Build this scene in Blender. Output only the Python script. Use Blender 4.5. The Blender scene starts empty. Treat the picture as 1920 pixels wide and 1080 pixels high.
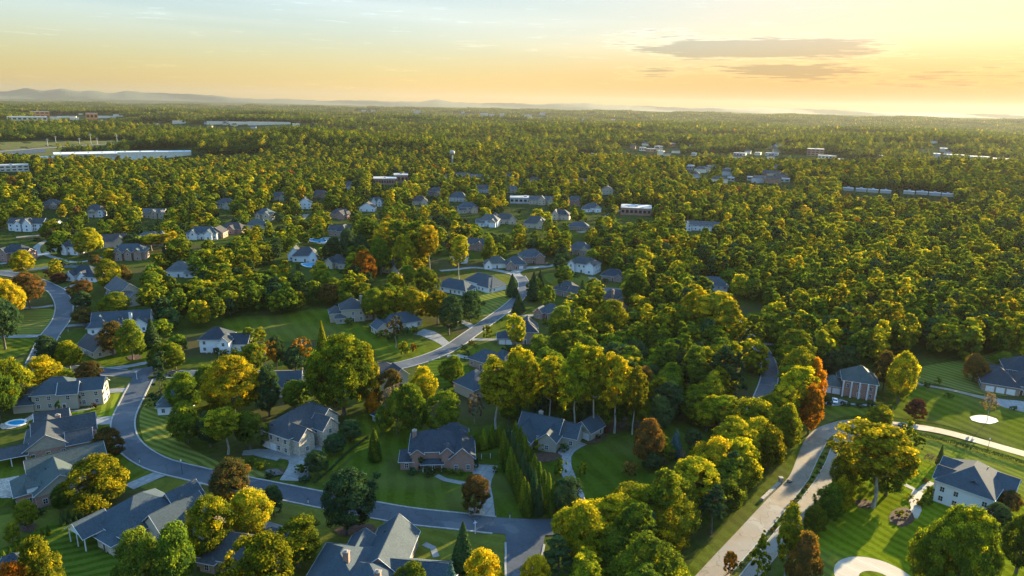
import bpy, math, random
import numpy as np
from mathutils import Matrix, Vector
R = math.radians
PI = math.pi
S = bpy.context.scene
random.seed(7)
rng = np.random.default_rng(7)

# ---------------------------------------------------------------- camera
CH = 105.0
FPX = 1280.0
PIT = math.atan(343/1280)
ROL = R(1.17)
cf = np.array([0, math.cos(PIT), -math.sin(PIT)])
c_r0 = np.array([1., 0, 0]); c_u0 = np.array([0, math.sin(PIT), math.cos(PIT)])
cr = math.cos(ROL)*c_r0 + math.sin(ROL)*c_u0
cu = -math.sin(ROL)*c_r0 + math.cos(ROL)*c_u0
cam = bpy.data.cameras.new('camera'); co = bpy.data.objects.new('camera', cam)
S.collection.objects.link(co); S.camera = co
co.matrix_world = Matrix(((cr[0], cu[0], -cf[0], 0), (cr[1], cu[1], -cf[1], 0), (cr[2], cu[2], -cf[2], CH), (0, 0, 0, 1)))
cam.sensor_width = 36; cam.lens = 24; cam.clip_start = 1; cam.clip_end = 90000

# ---------------------------------------------------------------- light
SUN_AZ = 46.0      # degrees right of the view axis (+Y)
SUN_EL = 12.5
S.view_settings.view_transform = 'Standard'; S.view_settings.look = 'None'
S.view_settings.exposure = 2.4; S.view_settings.gamma = 1
w = bpy.data.worlds.new('World'); S.world = w; w.use_nodes = True
nt = w.node_tree; N = nt.nodes; L = nt.links
bg = N['Background']
sky = N.new('ShaderNodeTexSky'); sky.sky_type = 'NISHITA'; sky.sun_disc = False
sky.sun_elevation = R(SUN_EL); sky.sun_rotation = R(SUN_AZ)
sky.altitude = 100; sky.air_density = 1.0; sky.dust_density = 1.3; sky.ozone_density = 2.0
bg.inputs['Strength'].default_value = 0.15

def M(op, a, b=None, c=None, tree=None, clamp=False):
    t = tree or nt
    n = t.nodes.new('ShaderNodeMath'); n.operation = op; n.use_clamp = clamp
    for i, v in enumerate((a, b, c)):
        if v is None: continue
        if isinstance(v, (int, float)): n.inputs[i].default_value = v
        else: t.links.new(v, n.inputs[i])
    return n.outputs[0]

tc = N.new('ShaderNodeTexCoord'); sx = N.new('ShaderNodeSeparateXYZ'); L.new(tc.outputs['Generated'], sx.inputs[0])
az = M('MULTIPLY', M('ARCTAN2', sx.outputs[0], sx.outputs[1]), 180/PI)       # degrees right of +Y
el = M('MULTIPLY', M('ARCSINE', sx.outputs[2]), 180/PI)
def px_dir(px, py):
    d = FPX*cf + (px-960)*cr - (py-540)*cu; d = d/np.linalg.norm(d)
    return math.degrees(math.atan2(d[0], d[1])), math.degrees(math.asin(d[2]))
def noise(vec, scale, detail, rough=0.55, tree=None):
    t = tree or nt
    n = t.nodes.new('ShaderNodeTexNoise'); n.inputs['Scale'].default_value = scale
    n.inputs['Detail'].default_value = detail; n.inputs['Roughness'].default_value = rough
    t.links.new(vec, n.inputs['Vector']); return n.outputs['Fac']
def comb(x, y, z=0.0, tree=None):
    t = tree or nt
    n = t.nodes.new('ShaderNodeCombineXYZ')
    for i, v in enumerate((x, y, z)):
        if isinstance(v, (int, float)): n.inputs[i].default_value = v
        else: t.links.new(v, n.inputs[i])
    return n.outputs[0]
def sstep(v, lo, hi, tree=None):
    t = tree or nt
    n = t.nodes.new('ShaderNodeMapRange'); n.interpolation_type = 'SMOOTHSTEP'
    t.links.new(v, n.inputs[0]); n.inputs[1].default_value = lo; n.inputs[2].default_value = hi
    return n.outputs[0]
nz = noise(comb(M('MULTIPLY', az, .16), M('MULTIPLY', el, 1.5)), 1.0, 7, .6)
nf = noise(comb(M('MULTIPLY', az, .4), M('MULTIPLY', el, 7.0), 3.0), 1.0, 6, .6)
dn = M('ADD', M('MULTIPLY', M('SUBTRACT', nz, .5), 3.2), M('MULTIPLY', M('SUBTRACT', nf, .5), 3.6))
mask = None
for (x0, x1, y0, y1, k) in ((1165, 1690, 70, 110, 1.25), (1330, 1660, 118, 150, .75), (1700, 1990, 130, 162, .45), (1180, 1320, 124, 144, .2), (1150, 1290, 60, 92, .35), (1560, 1760, 148, 162, .3)):
    a0, e0 = px_dir(x0, (y0+y1)/2); a1, e1 = px_dir(x1, (y0+y1)/2)
    ac = (a0+a1)/2; aw = (a1-a0)/2; ec = (e0+e1)/2; tl = (e1-e0)/(a1-a0); eh = px_dir((x0+x1)/2, y0)[1]-px_dir((x0+x1)/2, (y0+y1)/2)[1]
    u = M('DIVIDE', M('SUBTRACT', az, ac), aw)
    v = M('DIVIDE', M('SUBTRACT', M('SUBTRACT', el, ec), M('MULTIPLY', M('SUBTRACT', az, ac), tl)), eh)
    q = M('SUBTRACT', 1.0, M('ADD', M('POWER', M('ABSOLUTE', u), 2.6), M('POWER', M('ABSOLUTE', v), 2.0)))
    q = M('MULTIPLY', M('MAXIMUM', M('ADD', q, .25), -3.0), k)
    mask = q if mask is None else M('MAXIMUM', mask, q)
dens = M('ADD', mask, dn)
cl = sstep(dens, .0, .85)
rim = M('MULTIPLY', sstep(dens, -.15, .25), M('SUBTRACT', 1.0, cl))
# high thin cirrus streaks
ci = noise(comb(M('MULTIPLY', az, .022), M('MULTIPLY', M('ADD', el, M('MULTIPLY', az, .02)), .60), 9.0), 1.0, 2.0, .4)
cis = M('MULTIPLY', M('MULTIPLY', sstep(ci, .40, .62), sstep(el, 2.0, 7.0)), .5)
def mixc(f, a, b, mode='MIX', tree=None):
    t = tree or nt
    n = t.nodes.new('ShaderNodeMix'); n.data_type = 'RGBA'; n.blend_type = mode
    if isinstance(f, (int, float)): n.inputs[0].default_value = f
    else: t.links.new(f, n.inputs[0])
    for i, v in ((6, a), (7, b)):
        if isinstance(v, tuple): n.inputs[i].default_value = (*v, 1) if len(v) == 3 else v
        else: t.links.new(v, n.inputs[i])
    return n.outputs[2]
def soft(colour, knee):   # film-like shoulder: the glow round the sun is rolled off instead of clipping
    n = N.new('ShaderNodeRGBToBW'); L.new(colour, n.inputs[0])
    g = [M('DIVIDE', 1.0, M('ADD', 1.0, M('DIVIDE', n.outputs[0], k_))) for k_ in knee]
    return mixc(1.0, colour, comb(*g), 'MULTIPLY')
SKY_GAIN = (1.0, 1.0, 1.0)
c0 = mixc(1.0, soft(sky.outputs[0], (1.46, 1.34, 1.24)), SKY_GAIN, 'MULTIPLY')
c0 = mixc(sstep(el, 6.5, -.5), c0, mixc(1.0, c0, (1.0, .80, .35), 'MULTIPLY'))   # dusty warm band low over the land
c0 = mixc(M('MULTIPLY', sstep(el, 5.5, .5), sstep(az, -12.0, 26.0)), c0, mixc(1.0, c0, (.64, .48, .29), 'MULTIPLY'))   # and golden toward the sun
c0 = mixc(sstep(el, 12.0, 42.0), c0, mixc(1.0, c0, (1.75, 2.3, 2.45), 'MULTIPLY'))   # gain added to the unseen upper sky, a teal fill for the shade
c1 = mixc(cis, c0, mixc(1.0, c0, (1.32, 1.22, 1.2), 'MULTIPLY'))
c2 = mixc(M('MULTIPLY', rim, .75), c1, mixc(1.0, c1, (1.35, 1.35, 1.4), 'MULTIPLY'))
c3 = mixc(M('MULTIPLY', cl, .9), c2, mixc(1.0, c2, (.56, .61, .72), 'MULTIPLY'))
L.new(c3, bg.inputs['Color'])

sl = bpy.data.lights.new('sun', 'SUN'); so = bpy.data.objects.new('sun', sl); S.collection.objects.link(so)
sl.energy = 5.0; sl.angle = R(.6); sl.color = (1.0, .80, .46)
sd = Vector((math.sin(R(SUN_AZ))*math.cos(R(SUN_EL)), math.cos(R(SUN_AZ))*math.cos(R(SUN_EL)), math.sin(R(SUN_EL))))
so.rotation_euler = sd.to_track_quat('Z', 'Y').to_euler(); so.location = (300, 300, 200)

S.cycles.max_bounces = 6; S.cycles.diffuse_bounces = 2; S.cycles.glossy_bounces = 2; S.cycles.transmission_bounces = 3
S.cycles.volume_bounces = 0; S.cycles.transparent_max_bounces = 8
S.cycles.use_denoising = True

# ---------------------------------------------------------------- helpers
def tag(o, label=None, cat=None, group=None, kind=None):
    if label: o['label'] = label
    if cat: o['category'] = cat
    if group: o['group'] = group
    if kind: o['kind'] = kind
    return o
def empty(name, loc=(0, 0, 0), rz=0, sc=1):
    o = bpy.data.objects.new(name, None); S.collection.objects.link(o)
    o.location = loc; o.rotation_euler = (0, 0, rz); o.scale = (sc, sc, sc) if not isinstance(sc, tuple) else sc
    o.empty_display_size = .5
    return o
class MB:
    def __init__(s): s.v = []; s.f = []; s.m = []
    def face(s, pts, m=0):
        i = len(s.v); s.v += [tuple(p) for p in pts]; s.f.append(tuple(range(i, i+len(pts)))); s.m.append(m)
    def solid(s, pts, faces, m=0):
        i = len(s.v); s.v += [tuple(p) for p in pts]
        for f in faces: s.f.append(tuple(i+k for k in f)); s.m.append(m)
    def box(s, x0, x1, y0, y1, z0, z1, m=0):
        s.solid([(x0, y0, z0), (x1, y0, z0), (x1, y1, z0), (x0, y1, z0), (x0, y0, z1), (x1, y0, z1), (x1, y1, z1), (x0, y1, z1)],
                [(3, 2, 1, 0), (4, 5, 6, 7), (0, 1, 5, 4), (1, 2, 6, 5), (2, 3, 7, 6), (3, 0, 4, 7)], m)
    def bar(s, a, b, w, m=0, w2=None):
        a = Vector(a); b = Vector(b); d = (b-a).normalized(); w2 = w if w2 is None else w2
        x = d.cross(Vector((0, 0, 1))); x = x.normalized() if x.length > .01 else Vector((1, 0, 0)); y = x.cross(d)
        P = [a+x*w+y*w, a-x*w+y*w, a-x*w-y*w, a+x*w-y*w, b+x*w2+y*w2, b-x*w2+y*w2, b-x*w2-y*w2, b+x*w2-y*w2]
        s.solid(P, [(0, 1, 2, 3), (7, 6, 5, 4), (4, 5, 1, 0), (5, 6, 2, 1), (6, 7, 3, 2), (7, 4, 0, 3)], m)
    def tube(s, pts, radii, n=6, m=0):
        rings = []
        for k, p in enumerate(pts):
            p = Vector(p); q = Vector(pts[min(k+1, len(pts)-1)]) - Vector(pts[max(k-1, 0)]); q.normalize()
            x = q.cross(Vector((.1, 1, 0))).normalized(); y = q.cross(x)
            rings.append([p + (x*math.cos(2*PI*i/n)+y*math.sin(2*PI*i/n))*radii[k] for i in range(n)])
        P = [v for r_ in rings for v in r_]
        F = [(k*n+i, k*n+(i+1) % n, (k+1)*n+(i+1) % n, (k+1)*n+i) for k in range(len(pts)-1) for i in range(n)]
        F.append(tuple(range(n-1, -1, -1))); F.append(tuple((len(pts)-1)*n+i for i in range(n)))
        s.solid(P, F, m)
    def cyl(s, x, y, z0, z1, r, n=12, m=0, r2=None):
        r2 = r if r2 is None else r2
        P = [(x+r*math.cos(2*PI*i/n), y+r*math.sin(2*PI*i/n), z0) for i in range(n)]+[(x+r2*math.cos(2*PI*i/n), y+r2*math.sin(2*PI*i/n), z1) for i in range(n)]
        s.solid(P, [(i, (i+1) % n, n+(i+1) % n, n+i) for i in range(n)]+[tuple(range(n-1, -1, -1)), tuple(range(n, 2*n))], m)
    def mesh(s, name, mats):
        me = bpy.data.meshes.new(name); me.from_pydata(s.v, [], s.f)
        for m in (mats if isinstance(mats, (list, tuple)) else [mats]): me.materials.append(m)
        me.polygons.foreach_set('material_index', s.m); me.update(); return me
    def build(s, name, mats, parent=None, loc=None, rz=0):
        return link(name, s.mesh(name, mats), parent, loc, rz)
def link(name, me, parent=None, loc=None, rz=0):
    o = bpy.data.objects.new(name, me); S.collection.objects.link(o)
    if parent: o.parent = parent
    if loc is not None: o.location = loc
    if rz: o.rotation_euler = (0, 0, rz)
    return o
def smooth01(a, b, v):
    t = np.clip((v-a)/(b-a), 0, 1); return t*t*(3-2*t)
def hgt(x, y):
    x = np.asarray(x, float); y = np.asarray(y, float); r = np.hypot(x, y)
    f = smooth01(660, 1700, r)
    a = 15*np.sin(y/175+x/900+1.6*np.sin(x/520+.5))+8*np.sin(x/210-y/380+1.3)+7*np.sin(y/95+x/330+np.sin(x/260))*.7-4
    b = 16*np.sin(x/2100+y/1500+.5)+18*np.sin(y/1150+x/5200)
    f2 = smooth01(2500, 7000, r)
    return f*a+f2*b*.9
def gp(px, py, z=0.0):
    d = FPX*cf+(px-960)*cr-(py-540)*cu
    if d[2] >= -1: d[2] = -1
    t = (z-CH)/d[2]
    if t*math.hypot(d[0], d[1]) < 660: return (CH*0+d*t)[:2]
    t0 = 650/math.hypot(d[0], d[1]); 
    for _ in range(4000):
        p = d*t0
        if CH+p[2] <= float(hgt(p[0], p[1]))+z: break
        t0 *= 1.004
    return (d*t0)[:2]
def project(X, Y, Z):
    v = np.array([X, Y, Z-CH]); k = FPX/(v@cf); return 960+k*(v@cr), 540-k*(v@cu)
def height_from(px, pyb, pyt):
    X, Y = gp(px, pyb); lo, hi = 0, 60
    for _ in range(25):
        m = (lo+hi)/2
        if project(X, Y, m)[1] > pyt: lo = m
        else: hi = m
    return lo
def mpp(px, py):
    X, Y = gp(px, py); return (np.array([X, Y, -CH])@cf)/FPX

# ---------------------------------------------------------------- materials
def newmat(name):
    m = bpy.data.materials.new(name); m.use_nodes = True
    return m, m.node_tree, m.node_tree.nodes['Principled BSDF']
def mat_noise(name, c1, c2, scale=1.0, rough=.8, detail=4, coord='Object', spec=.3, stretch=None, bump=0, c3=None, s3=.05):
    m, t, p = newmat(name)
    tcn = t.nodes.new('ShaderNodeTexCoord'); v = tcn.outputs[coord]
    if stretch:
        mp = t.nodes.new('ShaderNodeMapping'); mp.inputs['Scale'].default_value = stretch; t.links.new(v, mp.inputs[0]); v = mp.outputs[0]
    f = noise(v, scale, detail, .6, t)
    col = mixc(sstep(f, .32, .68, t), c1, c2, tree=t)
    if c3: col = mixc(sstep(noise(tcn.outputs[coord], s3, 3, .55, t), .45, .65, t), col, c3, tree=t)
    t.links.new(col, p.inputs['Base Color']); p.inputs['Roughness'].default_value = rough; p.inputs['Specular IOR Level'].default_value = spec
    if bump:
        b = t.nodes.new('ShaderNodeBump'); b.inputs['Distance'].default_value = bump; t.links.new(f, b.inputs['Height']); t.links.new(b.outputs[0], p.inputs['Normal'])
    return m
def mat_roof(name, c1, c2):
    m, t, p = newmat(name)
    tcn = t.nodes.new('ShaderNodeTexCoord'); sp = t.nodes.new('ShaderNodeSeparateXYZ'); t.links.new(tcn.outputs['Object'], sp.inputs[0])
    zz = M('FLOOR', M('MULTIPLY', sp.outputs[2], 4.5, tree=t), tree=t)
    cell = noise(comb(M('MULTIPLY', sp.outputs[0], 2.2, tree=t), M('MULTIPLY', sp.outputs[1], 2.2, tree=t), M('MULTIPLY', zz, 3.7, tree=t), t), 1.0, 2, .7, t)
    big = noise(tcn.outputs['Object'], .22, 3, .6, t)
    col = mixc(sstep(M('ADD', M('MULTIPLY', cell, .75, tree=t), M('MULTIPLY', big, .35, tree=t), tree=t), .38, .72, t), c1, c2, tree=t)
    fr = M('FRACT', M('MULTIPLY', sp.outputs[2], 4.5, tree=t), tree=t)
    col = mixc(M('MULTIPLY', M('LESS_THAN', fr, .16, tree=t), .3, tree=t), col, (.02, .022, .025), tree=t)
    t.links.new(col, p.inputs['Base Color']); p.inputs['Roughness'].default_value = .8; p.inputs['Specular IOR Level'].default_value = .2
    return m
def mat_brick(name, c1, c2, mortar, sc=1.0):
    m, t, p = newmat(name)
    tcn = t.nodes.new('ShaderNodeTexCoord'); sp = t.nodes.new('ShaderNodeSeparateXYZ'); t.links.new(tcn.outputs['Object'], sp.inputs[0])
    b = t.nodes.new('ShaderNodeTexBrick'); b.inputs['Scale'].default_value = 1.0
    b.inputs['Brick Width'].default_value = .5*sc; b.inputs['Row Height'].default_value = .2*sc; b.inputs['Mortar Size'].default_value = .02
    b.inputs['Color1'].default_value = (*c1, 1); b.inputs['Color2'].default_value = (*c2, 1); b.inputs['Mortar'].default_value = (*mortar, 1)
    t.links.new(comb(M('ADD', sp.outputs[0], sp.outputs[1], tree=t), sp.outputs[2], 0.0, t), b.inputs['Vector'])
    big = noise(tcn.outputs['Object'], .8, 4, .6, t)
    col = mixc(M('MULTIPLY', big, .45, tree=t), b.outputs['Color'], mixc(1.0, b.outputs['Color'], (.6, .6, .62), 'MULTIPLY', t), tree=t)
    t.links.new(col, p.inputs['Base Color']); p.inputs['Roughness'].default_value = .85
    return m
def mat_siding(name, c, sc=5.0):
    m, t, p = newmat(name)
    tcn = t.nodes.new('ShaderNodeTexCoord'); sp = t.nodes.new('ShaderNodeSeparateXYZ'); t.links.new(tcn.outputs['Object'], sp.inputs[0])
    fr = M('FRACT', M('MULTIPLY', sp.outputs[2], sc, tree=t), tree=t)
    big = noise(tcn.outputs['Object'], .5, 4, .6, t)
    dk = tuple(k*.72 for k in c)
    f = M('ADD', M('MULTIPLY', M('LESS_THAN', fr, .2, tree=t), .5, tree=t), M('MULTIPLY', big, .35, tree=t), tree=t)
    t.links.new(mixc(f, c, dk, tree=t), p.inputs['Base Color']); p.inputs['Roughness'].default_value = .65
    return m
def mat_grass(name, c1, c2, ang=None, period=3.0, amt=.5, brown=.2):
    m, t, p = newmat(name)
    tcn = t.nodes.new('ShaderNodeTexCoord'); v = tcn.outputs['Object']
    fine = noise(v, .9, 6, .7, t); mid = noise(v, .09, 5, .6, t); big = noise(v, .022, 3, .55, t)
    col = mixc(sstep(fine, .3, .7, t), c1, c2, tree=t)
    col = mixc(M('MULTIPLY', sstep(mid, .42, .68, t), .55, tree=t), col, tuple(k*.68 for k in c1), tree=t)
    col = mixc(M('MULTIPLY', sstep(big, .46, .66, t), brown, tree=t), col, (.085, .075, .03), tree=t)
    if ang is not None:
        sp = t.nodes.new('ShaderNodeSeparateXYZ'); t.links.new(v, sp.inputs[0])
        a = R(ang)
        d = M('ADD', M('MULTIPLY', sp.outputs[0], math.cos(a), tree=t), M('MULTIPLY', sp.outputs[1], math.sin(a), tree=t), tree=t)
        d = M('ADD', d, M('MULTIPLY', M('SUBTRACT', noise(v, .05, 2, .5, t), .5, tree=t), 5.0, tree=t), tree=t)
        s_ = M('SINE', M('MULTIPLY', d, 2*PI/period, tree=t), tree=t)
        st = sstep(s_, -.5, .5, t)
        col = mixc(M('MULTIPLY', st, amt, tree=t), col, tuple(min(1, k*1.75+.012) for k in c2), tree=t)
    t.links.new(col, p.inputs['Base Color']); p.inputs['Roughness'].default_value = 1.0; p.inputs['Specular IOR Level'].default_value = 0
    b = t.nodes.new('ShaderNodeBump'); b.inputs['Distance'].default_value = .25; b.inputs['Strength'].default_value = .6
    t.links.new(noise(v, 1.6, 5, .7, t), b.inputs['Height']); t.links.new(b.outputs[0], p.inputs['Normal'])
    return m
def mat_leaf(name, cols, translucency=.45, rnd=.25, attr=False):
    """cols: dark -> bright leaf colours; 'tint' attribute runs through them, each tree shifts along them."""
    m, t, p = newmat(name); t.nodes.remove(p)
    out = t.nodes['Material Output']
    at = t.nodes.new('ShaderNodeAttribute'); at.attribute_name = 'tint'
    oi = t.nodes.new('ShaderNodeObjectInfo')
    rp = t.nodes.new('ShaderNodeValToRGB'); cr_ = rp.color_ramp
    while len(cr_.elements) < len(cols): cr_.elements.new(.5)
    for i, c in enumerate(cols): cr_.elements[i].position = i/(len(cols)-1); cr_.elements[i].color = (*c, 1)
    f = M('ADD', at.outputs['Fac'], M('MULTIPLY', M('SUBTRACT', oi.outputs['Random'], .5, tree=t), 0.0 if attr else rnd*2, tree=t), tree=t, clamp=True)
    t.links.new(f, rp.inputs[0])
    val = t.nodes.new('ShaderNodeHueSaturation'); t.links.new(rp.outputs[0], val.inputs['Color'])
    r2 = M('FRACT', M('MULTIPLY', oi.outputs['Random'], 17.3, tree=t), tree=t)
    t.links.new(M('ADD', .485, M('MULTIPLY', r2, .03, tree=t), tree=t), val.inputs['Hue'])
    r3 = M('FRACT', M('MULTIPLY', oi.outputs['Random'], 31.7, tree=t), tree=t)
    t.links.new(M('ADD', .78, M('MULTIPLY', r3, .44, tree=t), tree=t), val.inputs['Value'])
    d = t.nodes.new('ShaderNodeBsdfDiffuse'); t.links.new(val.outputs[0], d.inputs[0])
    tr = t.nodes.new('ShaderNodeBsdfTranslucent')
    t.links.new(mixc(1.0, val.outputs[0], (1.7, 1.5, .35), 'MULTIPLY', t), tr.inputs[0])
    mx = t.nodes.new('ShaderNodeMixShader'); mx.inputs[0].default_value = translucency
    t.links.new(d.outputs[0], mx.inputs[1]); t.links.new(tr.outputs[0], mx.inputs[2])
    t.links.new(mx.outputs[0], out.inputs[0])
    return m
LEAF = {
 'green':  mat_leaf('leaf_green', [(0.038, 0.070, 0.013), (0.104, 0.151, 0.014), (0.235, 0.250, 0.014)]),
 'lime':   mat_leaf('leaf_yellow_green', [(0.058, 0.087, 0.011), (0.193, 0.212, 0.011), (0.504, 0.408, 0.014)]),
 'gold':   mat_leaf('leaf_gold', [(.060, .078, .008), (.25, .225, .010), (.60, .45, .012)]),
 'orange': mat_leaf('leaf_orange', [(0.090, 0.054, 0.009), (0.306, 0.126, 0.009), (0.558, 0.207, 0.013)]),
 'rust':   mat_leaf('leaf_rust', [(0.045, 0.053, 0.018), (0.135, 0.087, 0.024), (0.270, 0.128, 0.027)]),
 'dark':   mat_leaf('leaf_dark', [(0.017, 0.039, 0.019), (0.036, 0.068, 0.024), (0.073, 0.105, 0.024)], .2),
 'blue':   mat_leaf('leaf_blue_spruce', [(0.022, 0.050, 0.050), (0.044, 0.094, 0.094), (0.088, 0.154, 0.143)], .15),
 'maroon': mat_leaf('leaf_maroon', [(0.033, 0.015, 0.013), (0.077, 0.028, 0.020), (0.143, 0.044, 0.024)], .25),
 'bare':   mat_leaf('leaf_dusty', [(0.099, 0.077, 0.050), (0.165, 0.127, 0.077), (0.220, 0.165, 0.088)], .3),
}
LEAF_PATCH = mat_leaf('leaf_far_wood', [(0.021, 0.043, 0.011), (0.040, 0.066, 0.011), (0.073, 0.097, 0.011), (0.131, 0.148, 0.011), (0.264, 0.224, 0.011), (0.448, 0.260, 0.011)], .42, attr=True)
BARK = mat_noise('bark', (.05, .04, .03), (.13, .11, .085), 3, .9, stretch=(1, 1, .2))
BARKP = mat_noise('bark_pale', (.16, .14, .11), (.34, .31, .26), 3, .9, stretch=(1, 1, .2))
ASPH = mat_noise('asphalt', (.028, .038, .052), (.040, .052, .068), .35, .7, 8, c3=(.066, .075, .086), s3=.03)
ASPHP = mat_noise('asphalt_worn', (.150, .118, .084), (.205, .162, .116), .3, .8, 8, c3=(.17, .155, .135), s3=.05)
def add_joints(m, size, dark=.55):
    t = m.node_tree; p = t.nodes['Principled BSDF']; src = p.inputs['Base Color'].links[0].from_socket
    tcn = t.nodes.new('ShaderNodeTexCoord'); b = t.nodes.new('ShaderNodeTexBrick'); b.offset = 0; b.inputs['Scale'].default_value = 1
    b.inputs['Brick Width'].default_value = size; b.inputs['Row Height'].default_value = size; b.inputs['Mortar Size'].default_value = .07
    mp = t.nodes.new('ShaderNodeMapping'); mp.inputs['Rotation'].default_value = (0, 0, .35); t.links.new(tcn.outputs['Object'], mp.inputs[0]); t.links.new(mp.outputs[0], b.inputs['Vector'])
    t.links.new(mixc(M('MULTIPLY', b.outputs['Fac'], dark, tree=t), src, (.04, .04, .04), tree=t), p.inputs['Base Color']); return m
def add_wear(m, cr_=(.02, .022, .025), pat=(.11, .112, .115)):
    t = m.node_tree; p = t.nodes['Principled BSDF']; src = p.inputs['Base Color'].links[0].from_socket
    tcn = t.nodes.new('ShaderNodeTexCoord'); v = tcn.outputs['Object']
    vo = t.nodes.new('ShaderNodeTexVoronoi'); vo.feature = 'DISTANCE_TO_EDGE'; vo.inputs['Scale'].default_value = .11
    wob = t.nodes.new('ShaderNodeVectorMath'); wob.operation = 'ADD'; n_ = t.nodes.new('ShaderNodeTexNoise'); n_.inputs['Scale'].default_value = .35; n_.inputs['Detail'].default_value = 4
    t.links.new(v, n_.inputs['Vector']); sc_ = t.nodes.new('ShaderNodeVectorMath'); sc_.operation = 'SCALE'; sc_.inputs['Scale'].default_value = 5; t.links.new(n_.outputs['Color'], sc_.inputs[0])
    t.links.new(v, wob.inputs[0]); t.links.new(sc_.outputs[0], wob.inputs[1]); t.links.new(wob.outputs[0], vo.inputs['Vector'])
    crk = M('MULTIPLY', M('LESS_THAN', vo.outputs['Distance'], .012, tree=t), .55, tree=t)
    pt = M('MULTIPLY', sstep(noise(v, .16, 2, .4, t), .60, .64, t), .45, tree=t)
    st = M('MULTIPLY', sstep(noise(v, .9, 5, .7, t), .58, .75, t), .35, tree=t)
    c = mixc(pt, src, pat, tree=t); c = mixc(st, c, (.03, .033, .038), tree=t); c = mixc(crk, c, cr_, tree=t)
    t.links.new(c, p.inputs['Base Color']); return m
CONC = mat_noise('concrete', (.15, .155, .155), (.215, .215, .21), .7, .8, 6, c3=(.135, .14, .135), s3=.12)
add_joints(CONC, 3.0); add_wear(ASPH); add_wear(ASPHP, (.07, .06, .05), (.25, .235, .21))
KERB = mat_noise('kerb_concrete', (.19, .185, .17), (.27, .26, .24), 1.2, .8, 4)
MULCH = mat_noise('mulch', (.035, .018, .012), (.08, .045, .03), 2.5, .95, 6)
SAND = mat_noise('sand', (.48, .42, .33), (.60, .54, .44), .5, .9, 5)
PAVER = mat_brick('paver', (.33, .28, .22), (.42, .36, .28), (.16, .13, .10), 2.6)
BOULD = mat_noise('boulder_rock', (.05, .05, .05), (.11, .105, .10), 1.8, .9, 4)
STONE = mat_noise('stone', (.16, .14, .12), (.36, .32, .27), 1.8, .9, 4)
GLASS = newmat('window_glass')[0]; GLASS.node_tree.nodes['Principled BSDF'].inputs['Base Color'].default_value = (.025, .03, .038, 1); GLASS.node_tree.nodes['Principled BSDF'].inputs['Roughness'].default_value = .08
WATER = newmat('pool_water')[0]; _p = WATER.node_tree.nodes['Principled BSDF']; _p.inputs['Base Color'].default_value = (.01, .22, .38, 1); _p.inputs['Roughness'].default_value = .06
WHITE = mat_noise('white_paint', (.50, .51, .52), (.60, .61, .61), 1.2, .5)
BLACKM = mat_noise('black_metal', (.015, .015, .016), (.03, .03, .03), 4, .45)
METALR = mat_noise('white_roof_membrane', (.26, .26, .26), (.38, .37, .36), .06, .7)
RF = {
 'blue': mat_roof('shingle_blue_grey', (0.024, 0.04, 0.052), (0.046, 0.066, 0.082)),
 'slate': mat_roof('shingle_slate', (0.026, 0.032, 0.038), (0.052, 0.06, 0.068)),
 'grey': mat_roof('shingle_grey', (0.05, 0.056, 0.06), (0.088, 0.094, 0.098)),
 'green': mat_roof('shingle_green_grey', (0.036, 0.052, 0.052), (0.064, 0.084, 0.082)),
 'brown': mat_roof('shingle_brown', (0.033, 0.030, 0.032), (0.060, 0.057, 0.058)),
 'dark': mat_roof('shingle_charcoal', (0.014, 0.021, 0.03), (0.03, 0.042, 0.056)),
 'tan': mat_roof('shingle_tan', (0.090, 0.086, 0.079), (0.144, 0.139, 0.126)),
}
WL = {
 'brick': mat_brick('brick_red', (.24, .105, .075), (.33, .165, .12), (.30, .26, .22)),
 'brickb': mat_brick('brick_brown', (.20, .13, .10), (.30, .21, .16), (.28, .24, .20)),
 'cream': mat_siding('stucco_cream', (.36, .325, .26), .01),
 'stone': mat_noise('stone_wall', (.26, .23, .18), (.46, .41, .33), 1.6, .9, 5),
 'white': mat_siding('siding_white', (.64, .655, .67)),
 'tan': mat_siding('siding_tan', (.42, .35, .26)),
 'grey': mat_siding('siding_grey', (.36, .37, .38)),
 'shake': mat_brick('shake_tan', (.30, .25, .19), (.38, .32, .25), (.2, .17, .13), 1.4),
}
G_LAWN = mat_grass('lawn_grass', (.022, .058, .010), (.042, .095, .014))
def lawnmat(i, ang, period=3.2, amt=.38, base=0):
    c = [((.046, .064, .005), (.074, .094, .008)), ((.070, .080, .012), (.100, .108, .018)), ((.030, .052, .004), (.050, .075, .007)), ((.074, .100, .004), (.112, .140, .006))][base]
    return mat_grass('lawn_striped_%d' % i, c[0], c[1], ang, period, amt*.7, .5)
GROUND = mat_grass('ground_cover', (.026, .042, .012), (.050, .072, .020), None, brown=.55)

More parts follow.
